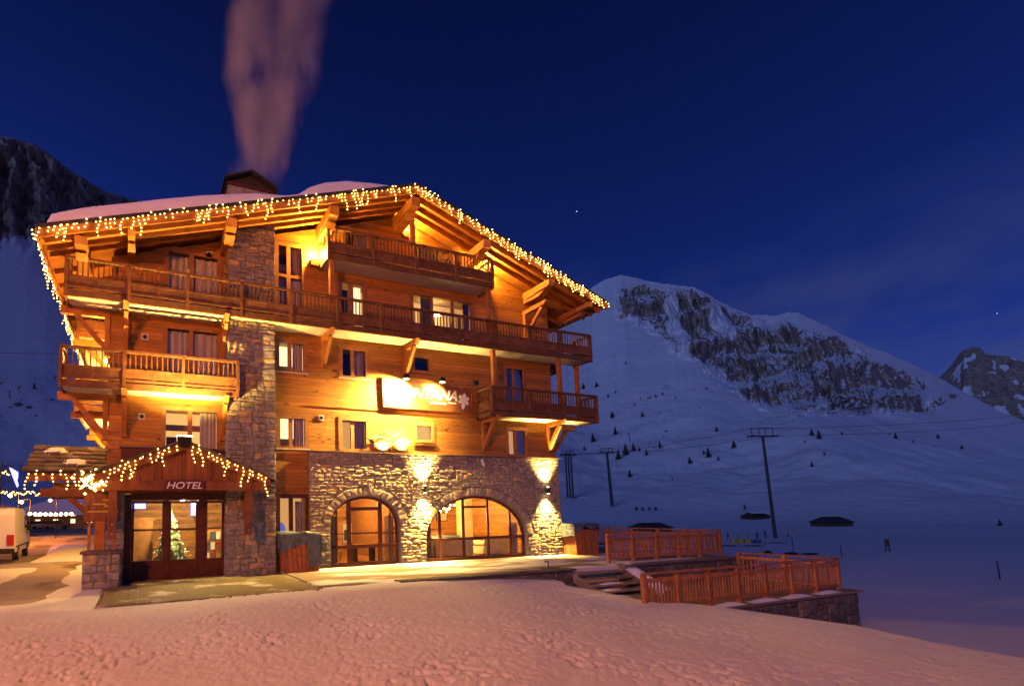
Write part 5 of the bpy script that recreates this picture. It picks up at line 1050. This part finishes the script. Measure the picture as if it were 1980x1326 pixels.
# huts in the valley
def hut(u0, u1, vb, hp, lab, roofp=.55, snow=False):
    a = hit(u0, vb, 40, 900); q = M@(a-C); s = q[2]/F; wd = (u1-u0)*s; R = Vector((M[0][0], M[0][1], 0)).normalized(); D = Vector((M[2][0], M[2][1], 0)).normalized(); h = hp*s; o_ = Vector(a)
    t = empty('hut', tuple(a), lab, 'hut'); P_ = lambda x, y, z: o_+R*x+D*y+Vector((0,0,z)); dp = wd*.6; hw_ = h*(1-roofp)
    MB().hexa([P_(wd*.06,0,-.6),P_(wd*.94,0,-.6),P_(wd*.94,dp,-.6),P_(wd*.06,dp,-.6),P_(wd*.06,0,hw_),P_(wd*.94,0,hw_),P_(wd*.94,dp,hw_),P_(wd*.06,dp,hw_)]).build('wall', MAT['bark'], t)
    MB().add([P_(0,-.1*dp,hw_*.9),P_(wd,-.1*dp,hw_*.9),P_(wd,1.1*dp,hw_*.9),P_(0,1.1*dp,hw_*.9),P_(wd*.18,dp*.5,h),P_(wd*.80,dp*.5,h)], [(0,1,5,4),(1,2,5),(2,3,4,5),(3,0,4),(3,2,1,0)]).build('roof', MAT['roof_metal'], t)
    MB().box(*(lambda p: (p.x-.5*s*2, p.x+.5*s*2, p.y-.1, p.y+.1, p.z, p.z+hw_*.7))(P_(wd*.4,-.02*dp,0))).build('door', MAT['black'], t)
    if snow: MB().hexa([P_(wd*.1,0,h*.86),P_(wd*.75,0,h*.86),P_(wd*.78,dp*.5,h+.02),P_(wd*.18,dp*.5,h+.02),P_(wd*.1,0,h*.95),P_(wd*.75,0,h*.95),P_(wd*.78,dp*.5,h*1.08),P_(wd*.18,dp*.5,h*1.08)]).build('roof_snow', MAT['snow'], t)
hut(1596, 1654, 1018, 19, 'low dark chalet with a wide hipped roof on the valley snow')
hut(1450, 1492, 1005, 15, 'small dark cabin with snow on its roof behind the lift tower', snow=True)
hut(1236, 1304, 1028, 17, 'dark pitched roof showing over the upper terrace railing')
# training-area nets, flags, mats, sign frame and poles
for i, (u, v, hp, c_, lab) in enumerate(((1407,1046,16,'flag_red','dark red pennant on a pole at start of the nets'), (1428,1048,14,'flag_yellow','yellow pennant nearest the upper terrace railing'), (1446,1046,13,'flag_yellow','ochre pennant between the yellow and blue ones'), (1464,1050,22,'flag_blue','tall blue pennant in the row of nets'), (1480,1050,26,'flag_blue','blue pennant just before the lift tower'), (1524,1044,14,'flag_red','reddish pennant just after the lift tower'), (1533,1030,10,'flag_yellow','small orange pennant far behind the lift tower'))):
    p = hit(u, v, 30, 400); s = (M@(p-C))[2]/F; h = hp*s; t = empty('pennant', tuple(p), lab, 'flag'); x, y, z = p; MB().cyl((x,y,z-.2), (x,y,z+h), .03, n=6).build('pole', MAT['black'], t)
    vs = [(x+k*.1*8*s, y+.1*math.sin(k), z+h*(.98 if j else .5)-k*.02*h) for k in range(9) for j in range(2)]; MB().add(vs, [(2*k,2*k+2,2*k+3,2*k+1) for k in range(8)]).build('cloth', MAT[c_], t)
for i, (u0, u1, v, c_, lab) in enumerate(((1412,1452,1050,'flag_yellow','yellow safety net fence on the snow'), (1452,1472,1050,'flag_blue','blue safety net fence beside the yellow one'), (1490,1534,1050,'concrete','low snow-topped mat pile near the lift tower foot'), (1404,1438,1056,'bark','dark snow-covered mound behind the terrace railing'), (1446,1490,1056,'bark','long dark mound in front of the lift tower'))):
    p = hit(u0, v, 30, 400); p2 = hit(u1, v, 30, 400); s = (M@(p-C))[2]/F; D = Vector((M[2][0], M[2][1], 0)); a, c = Vector(p), Vector(p2); b = MB(); n_ = 14; hh = (9 if i < 2 else 3)*s
    if i < 2:
        vs = []
        for k in range(n_+1):
            q = a.lerp(c, k/n_)+D*.15*math.sin(k*1.3); vs += [tuple(q), tuple(q+Vector((0,0,hh*(.8+.2*math.sin(k*2.1)))))]
        b.add(vs, [(2*k,2*k+2,2*k+3,2*k+1) for k in range(n_)]).build('safety_net', MAT[c_], label=lab, cat='net')
    else:
        vs = []
        for k in range(n_+1):
            for j in range(7): q = a.lerp(c, k/n_)+D*(j/6*2.0); vs.append((q.x, q.y, q.z-.05+hh*math.sin(math.pi*j/6)*math.sin(math.pi*k/n_)**.5*(.8+.2*math.sin(k*1.9))))
        b.add(vs, [(k*7+j,(k+1)*7+j,(k+1)*7+j+1,k*7+j+1) for k in range(n_) for j in range(6)]).build('mat_pile', MAT[c_], smooth=True, label=lab, cat='mats')
p = hit(1475, 1072, 25, 300); s = (M@(p-C))[2]/F; R = Vector((M[0][0], M[0][1], 0)); t = empty('tarp_heap', tuple(p), 'black covered heap lying on the snow beyond the lower terrace', 'heap')
for k, (x, w_, h) in enumerate(((10,22,11),(55,34,6),(92,40,3))):
    b = MB(); q = Vector(p)+R*x*s; b.ball(q, w_*s*.5, 10, 6, (1,.6,1.5*h/w_)); b.v = [(a_+random.uniform(-.04,.04), b__, c__) for a_, b__, c__ in b.v]; b.build('bundle', MAT['black'], t, smooth=True)
p = hit(1717, 1066, 25, 400); s = (M@(p-C))[2]/F; t = empty('notice_stand', tuple(p), 'small wooden notice frame on two legs standing alone on snow', 'sign'); q = Vector(p)
for x in (-6, 6): MB().box(q.x+x*s-.05, q.x+x*s+.05, q.y-.05, q.y+.05, q.z-.3, q.z+24*s).build('leg', MAT['bark'], t)
MB().box(q.x-6*s, q.x+6*s, q.y-.04, q.y+.04, q.z+11*s, q.z+24*s).build('board', MAT['vcladding'], t)
for i, (u, v, hp, lab) in enumerate(((1934,1120,36,'thin dark pole on the snow far right of the terrace'), (1628,1076,22,'thin pole standing behind the lower terrace railing'), (1536,1072,36,'thin pole beside the black covered heap'))):
    p = hit(u, v, 20, 400); s = (M@(p-C))[2]/F; MB().cyl((p[0],p[1],p[2]-.2), (p[0]-hp*s*.1,p[1],p[2]+hp*s), .035, n=6).build('marker_pole', MAT['black'], label=lab, cat='pole')
for i, u in enumerate((1231, 1243, 1256, 1268)):
    p = hit(u, 988, 40, 900); s = (M@(p-C))[2]/F; q = Vector(p); t = empty('slope_sign', tuple(p), ('black marker board at the hotel end of a row on the piste', 'blue marker board in a row on the distant piste', 'red marker board in a row on the distant piste', 'black marker board at the far end of the piste row')[i], 'sign', 'marker boards on the piste'); MB().box(q.x-3*s, q.x+3*s, q.y-.1, q.y+.1, q.z+2*s, q.z+8*s).build('board', MAT[('black','flag_blue','flag_red','black')[i]], t); MB().cyl((q.x,q.y+.1,q.z-.3), (q.x,q.y+.1,q.z+3*s), .08, n=5).build('post', MAT['black'], t)
# ================================================================== VILLAGE SIDE
rd = MB(); xs = np.linspace(-24, -6.7, 46); ys = np.concatenate([np.linspace(-6, 20, 40), np.linspace(21, 110, 40)])
V_ = []
for x in xs:
    for y in ys:
        xx = x + (x < -12)*0 - max(0, y-14)*.12
        ed = min((y+6.0)/3.0, (x+24)/1.5, (-7.0-x)/1.6 if y < 20 else 1, 1.0); V_.append((xx, y, height(np.array([xx]), np.array([y]), False)[0][0]+.03-.16*(1-ed)*(.4+vnoise(np.array([x*1.1]), np.array([y*1.1]))[0]) + .05*(vnoise(np.array([x*.8]), np.array([y*.8]))[0]-.5)))
ny = len(ys); rd.add(V_, [(i*ny+j,(i+1)*ny+j,(i+1)*ny+j+1,i*ny+j+1) for i in range(len(xs)-1) for j in range(ny-1)]); rd.build('road', MAT['asphalt'], smooth=True, kind='structure')
for i, (x0, x1, y0, y1, h, lab) in enumerate(((-10.6,-7.6,9,24,.35,'long low snow bank along the road side of the hotel'), (-12.5,-9.6,-3,7,.10,'trampled snow strip on the pavement before the parked van'))):
    vs = []
    for a in range(24):
        for c in range(9): x = x0+(x1-x0)*c/8; y = y0+(y1-y0)*a/23; vs.append((x-max(0,y-14)*.12, y, -.06+(h*(math.sin(math.pi*c/8)*math.sin(math.pi*a/23))**.6)*(.8+.4*vnoise(np.array([x*1.5]), np.array([y*1.5]))[0])))
    MB().add(vs, [(a*9+c,(a+1)*9+c,(a+1)*9+c+1,a*9+c+1) for a in range(23) for c in range(8)]).build('snow_bank', MAT['snow'], smooth=True, label=lab, cat='snow bank')
def van(x, y, rz, label):
    t = empty('van', (x,y,0), label, 'van'); t.rotation_euler.z = rz; k = []
    def part(b, name, m, smooth=False):
        o = bpy.data.objects.new(name, b.mesh(name, MAT[m], smooth)); col.objects.link(o); o.parent = t; return o
    prof = [(0,.45),(0,2.15),(.12,2.42),(.5,2.5),(3.3,2.46),(3.75,2.3),(4.35,1.5),(5.1,1.25),(5.25,.95),(5.25,.42)]
    b = MB(); n_ = len(prof); vs = []
    for sx, ins in ((-1,0),(1,0)):
        for yy, zz in prof: vs.append((sx*(1.0-.10*max(0,(zz-1.2)/1.3)), yy, zz))
    part(b.add(vs, [tuple(range(n_-1,-1,-1)), tuple(range(n_,2*n_))]+[(i,(i+1)%n_,n_+(i+1)%n_,n_+i) for i in range(n_)]), 'body', 'white_paint')
    for sx in (-1, 1):
        part(MB().box(sx*.80-.14, sx*.80+.14, -.03, -.004, .75, 1.25), 'tail_light', 'red_lens')
        for yy in (.95, 4.3):
            w_ = part(MB().cyl((sx*.80,yy,.34), (sx*1.02,yy,.34), .34, n=18), 'wheel', 'rubber'); q = MB().cyl((sx*1.021,yy,.34), (sx*1.03,yy,.34), .2, n=14).build('rim', MAT['car_grey']); q.parent = w_
        part(MB().extr([(3.35,1.5),(4.1,1.5),(3.7,2.15),(3.35,2.15)], (lambda a, b_, d, sx=sx: (sx*(.93+.01)+d, a, b_)), -.02*sx, .035*sx), 'side_window', 'dark_glass'); part(MB().box(sx*1.02-.06, sx*1.02+.2*sx, 3.95, 4.1, 1.35, 1.65), 'wing_mirror', 'black')
        part(MB().box(*sorted((sx*.985, sx*1.015)), .2, 5.0, .66, .72), 'side_trim', 'black')
    part(MB().box(-.98, .98, -.09, -.004, .38, .62), 'bumper', 'black'); part(MB().box(-.012, .012, -.012, -.002, .65, 2.3), 'door_seam', 'black'); part(MB().box(.03,.25,-.03,-.004,1.15,1.22), 'door_handle', 'black')
    part(MB().box(-.45,-.12,-.02,-.004,1.4,1.52), 'emblem', 'car_grey'); part(MB().box(-.62,-.1,-.012,-.004,1.22,1.25), 'lettering_line', 'car_grey')
    return t
van(-12.15, 9.6, math.radians(4), 'white high-roofed panel van parked at the roadside beside the hotel')
def car(x, y, rz, label, m):
    t = empty('parked_car', (x,y,0), label, 'car', None); t.rotation_euler.z = rz
    def part(b, name, mm): o = bpy.data.objects.new(name, b.mesh(name, MAT[mm])); col.objects.link(o); o.parent = t; return o
    body = [(-2.1,.35),(-2.15,.75),(-1.95,.95),(-1.1,1.0),(1.2,1.0),(2.0,.85),(2.15,.6),(2.1,.35)]; part(MB().extr(body, lambda a, b_, d: (a, d, b_), -.85, .85), 'body', m)
    part(MB().extr([(-1.85,.95),(-1.5,1.45),(.3,1.5),(1.15,1.0)], lambda a, b_, d: (a, d, b_), -.72, .72), 'cabin', 'dark_glass'); part(MB().extr([(-1.5,1.452),(.3,1.502),(.25,1.53),(-1.45,1.49)], lambda a, b_, d: (a, d, b_), -.70, .70), 'roof', m)
    for sx in (-1.3, 1.3):
        for sy in (-1, 1): w_ = part(MB().cyl((sx,sy*.68,.32), (sx,sy*.87,.32), .32, n=14), 'wheel', 'rubber')
    for sy in (-.6, .6): part(MB().box(2.1,2.16,sy-.15,sy+.15,.62,.75), 'headlight', 'chrome'); part(MB().box(-2.16,-2.1,sy-.15,sy+.15,.65,.8), 'tail_light', 'red_lens')
for u, m_, rz, lab in ((84,'car_grey',.1,'grey hatchback parked under the row of globe lights'), (108,'car_dark',.2,'dark car parked between the grey hatchback and a paler one'), (132,'car_grey',-.1,'silver car with bright reflections beside the far kerb'), (62,'car_dark',.1,'dark car half hidden behind the white van'), (165,'white_paint',0,'pale car covered with snow beneath the lean-to brace')):
    p = onZ(u, 1023 if u < 120 else 1016, .0) if u != 165 else onZ(165, 1014, 0); car(p[0], p[1], rz, lab, m_)
# street lamps and garlands
def street_lamp(u, v, Y, lab, en):
    p = onY(u, v, Y); x, y, z = p; t = empty('street_lamp', (x+.6,y,0), lab, 'street lamp'); MB().cyl((x+.6,y,-.1), (x+.6,y,z+.25), .05, .035, 8).build('pole', MAT['black'], t); MB().cyl((x+.6,y,z+.22), (x,y,z+.15), .04, n=6).build('arm', MAT['black'], t); MB().ball((x,y,z), .16, 10, 6, (1,1,.7)).build('lantern', MAT['sodium_glow'], t)
    light('glow', 'POINT', (x,y,z-.3), en, SODIUM, t, .15)
street_lamp(97, 967, 40, 'sodium street lamp on a curved arm near the globe lights', 1600); street_lamp(20, 958, 30, 'tall sodium street lamp behind the parked van', 2200); street_lamp(41, 970, 26, 'shorter sodium street lamp just past the van roof', 1600)
def garland(u0, u1, v, Y, n_, r, lab, sag=6, globes=False):
    t = empty('garland', tuple(onY(u0, v, Y)), lab, 'string lights'); b = MB(); wv = MB(); prev = None
    for i in range(n_):
        f = i/(n_-1); p = onY(u0+(u1-u0)*f, v+sag*4*f*(1-f)+random.uniform(-2,2)*(not globes), Y)
        if prev is not None: wv.cyl(prev, p, .015, n=4)
        prev = p
        if globes: MB().ball((p[0],p[1],p[2]-r), r, 10, 8).build('globe', MAT['big_bulb'], t)
        else: b.octa((p[0],p[1],p[2]-.05-random.random()*.25), r)
    wv.build('wire', MAT['black'], t)
    if b.v: b.build('bulbs', MAT['bulb'], t, kind='stuff')
garland(58, 138, 990, 45, 9, .17, 'row of glowing globe lamps strung over the parked cars', 1, True)
garland(-60, 136, 946, 24, 60, .05, 'long thin string of lights crossing below the blue decoration', 3); garland(-60, 17, 910, 22, 26, .05, 'short string of lights tied to the blue decoration', 4)
t = empty('icicle_decoration', tuple(onY(27, 905, 16)), 'glowing blue-white icicle shaped street decoration hung over the road', 'decoration')
sh = [(18,903),(26,907),(35,912),(35,922),(33,928),(36,938),(33,942),(29,932),(25,922),(22,914)]; P0 = [onY(u, v, 16) for u, v in sh]
MB().extr([(p[0], p[2]) for p in P0], XZ(16), -.05, .05).build('light_panel', MAT['blue_light'], t); q = P0[1]; MB().cyl((q[0]-.6,16,0), (q[0]-.6,16,q[2]+.4), .05, n=8).build('pole', MAT['black'], t); MB().cyl((q[0]-.6,16,q[2]+.2), (q[0],16,q[2]+.1), .03, n=6).build('arm', MAT['black'], t)
def chalet(x, y, wd, dp, h, lab, n_w=4):
    t = empty('village_chalet', (x,y,0), lab, 'chalet'); MB().box(x-wd/2,x+wd/2,y,y+dp,-.3,h).build('wall', MAT['cladding'], t); MB().add([(x-wd*.58,y-.8,h*.95),(x,y-.8,h+wd*.18),(x+wd*.58,y-.8,h*.95),(x-wd*.58,y+dp+.5,h*.95),(x,y+dp+.5,h+wd*.18),(x+wd*.58,y+dp+.5,h*.95)], [(0,1,4,3),(1,2,5,4),(0,2,1),(3,4,5),(0,3,5,2)]).build('roof', MAT['roof_snow'], t)
    for i in range(n_w):
        for j in range(2):
            xx = x-wd*.4+wd*.8*i/(n_w-1); w_ = MB().box(xx-.5,xx+.5,y-.06,y-.004,.8+j*1.4,1.8+j*1.4).build('window', MAT['frame_wood'], t); MB().box(xx-.4,xx+.4,y-.075,y-.061,.9+j*1.4,1.7+j*1.4).build('pane', MAT['lit_bright'], w_)
chalet(-24.5, 42, 9, 8, 3.4, 'low lamp-lit chalet behind the parked van'); chalet(-34, 62, 14, 9, 4.2, 'wider chalet at the end of the village street'); chalet(-18, 92, 22, 9, 2.6, 'long low building behind the parked cars', 7)
# unseen sodium mast behind the camera, added to carry the light on the snow
t = empty('added_lamp_mast', (-19,-23,0), 'unseen tall sodium lamp mast added behind the camera to light the snow', 'street lamp'); MB().cyl((-19,-23,-.2), (-19,-23,11), .18, .1, 10).build('pole', MAT['pylon_steel'], t); MB().box(-19.6,-18.4,-23.3,-22.7,11,11.4).build('head', MAT['black'], t); MB().box(-19.5,-18.5,-23.25,-22.75,10.96,10.999).build('lens', MAT['sodium_glow'], t)
light('glow', 'POINT', (-19,-23,10.7), 26000, SODIUM, t, .6)
# two first stars
for u, v, s, lab in ((1115, 409, 1.5, 'bright first star above the mountain beside the gable'), (1928, 606, 1.1, 'faint star above the far dark peak')):
    p = far(u, v, 9000); MB().ball(p, s*9000/F*.6, 8, 6).build('star', MAT['star_glow'], label=lab, cat='star')
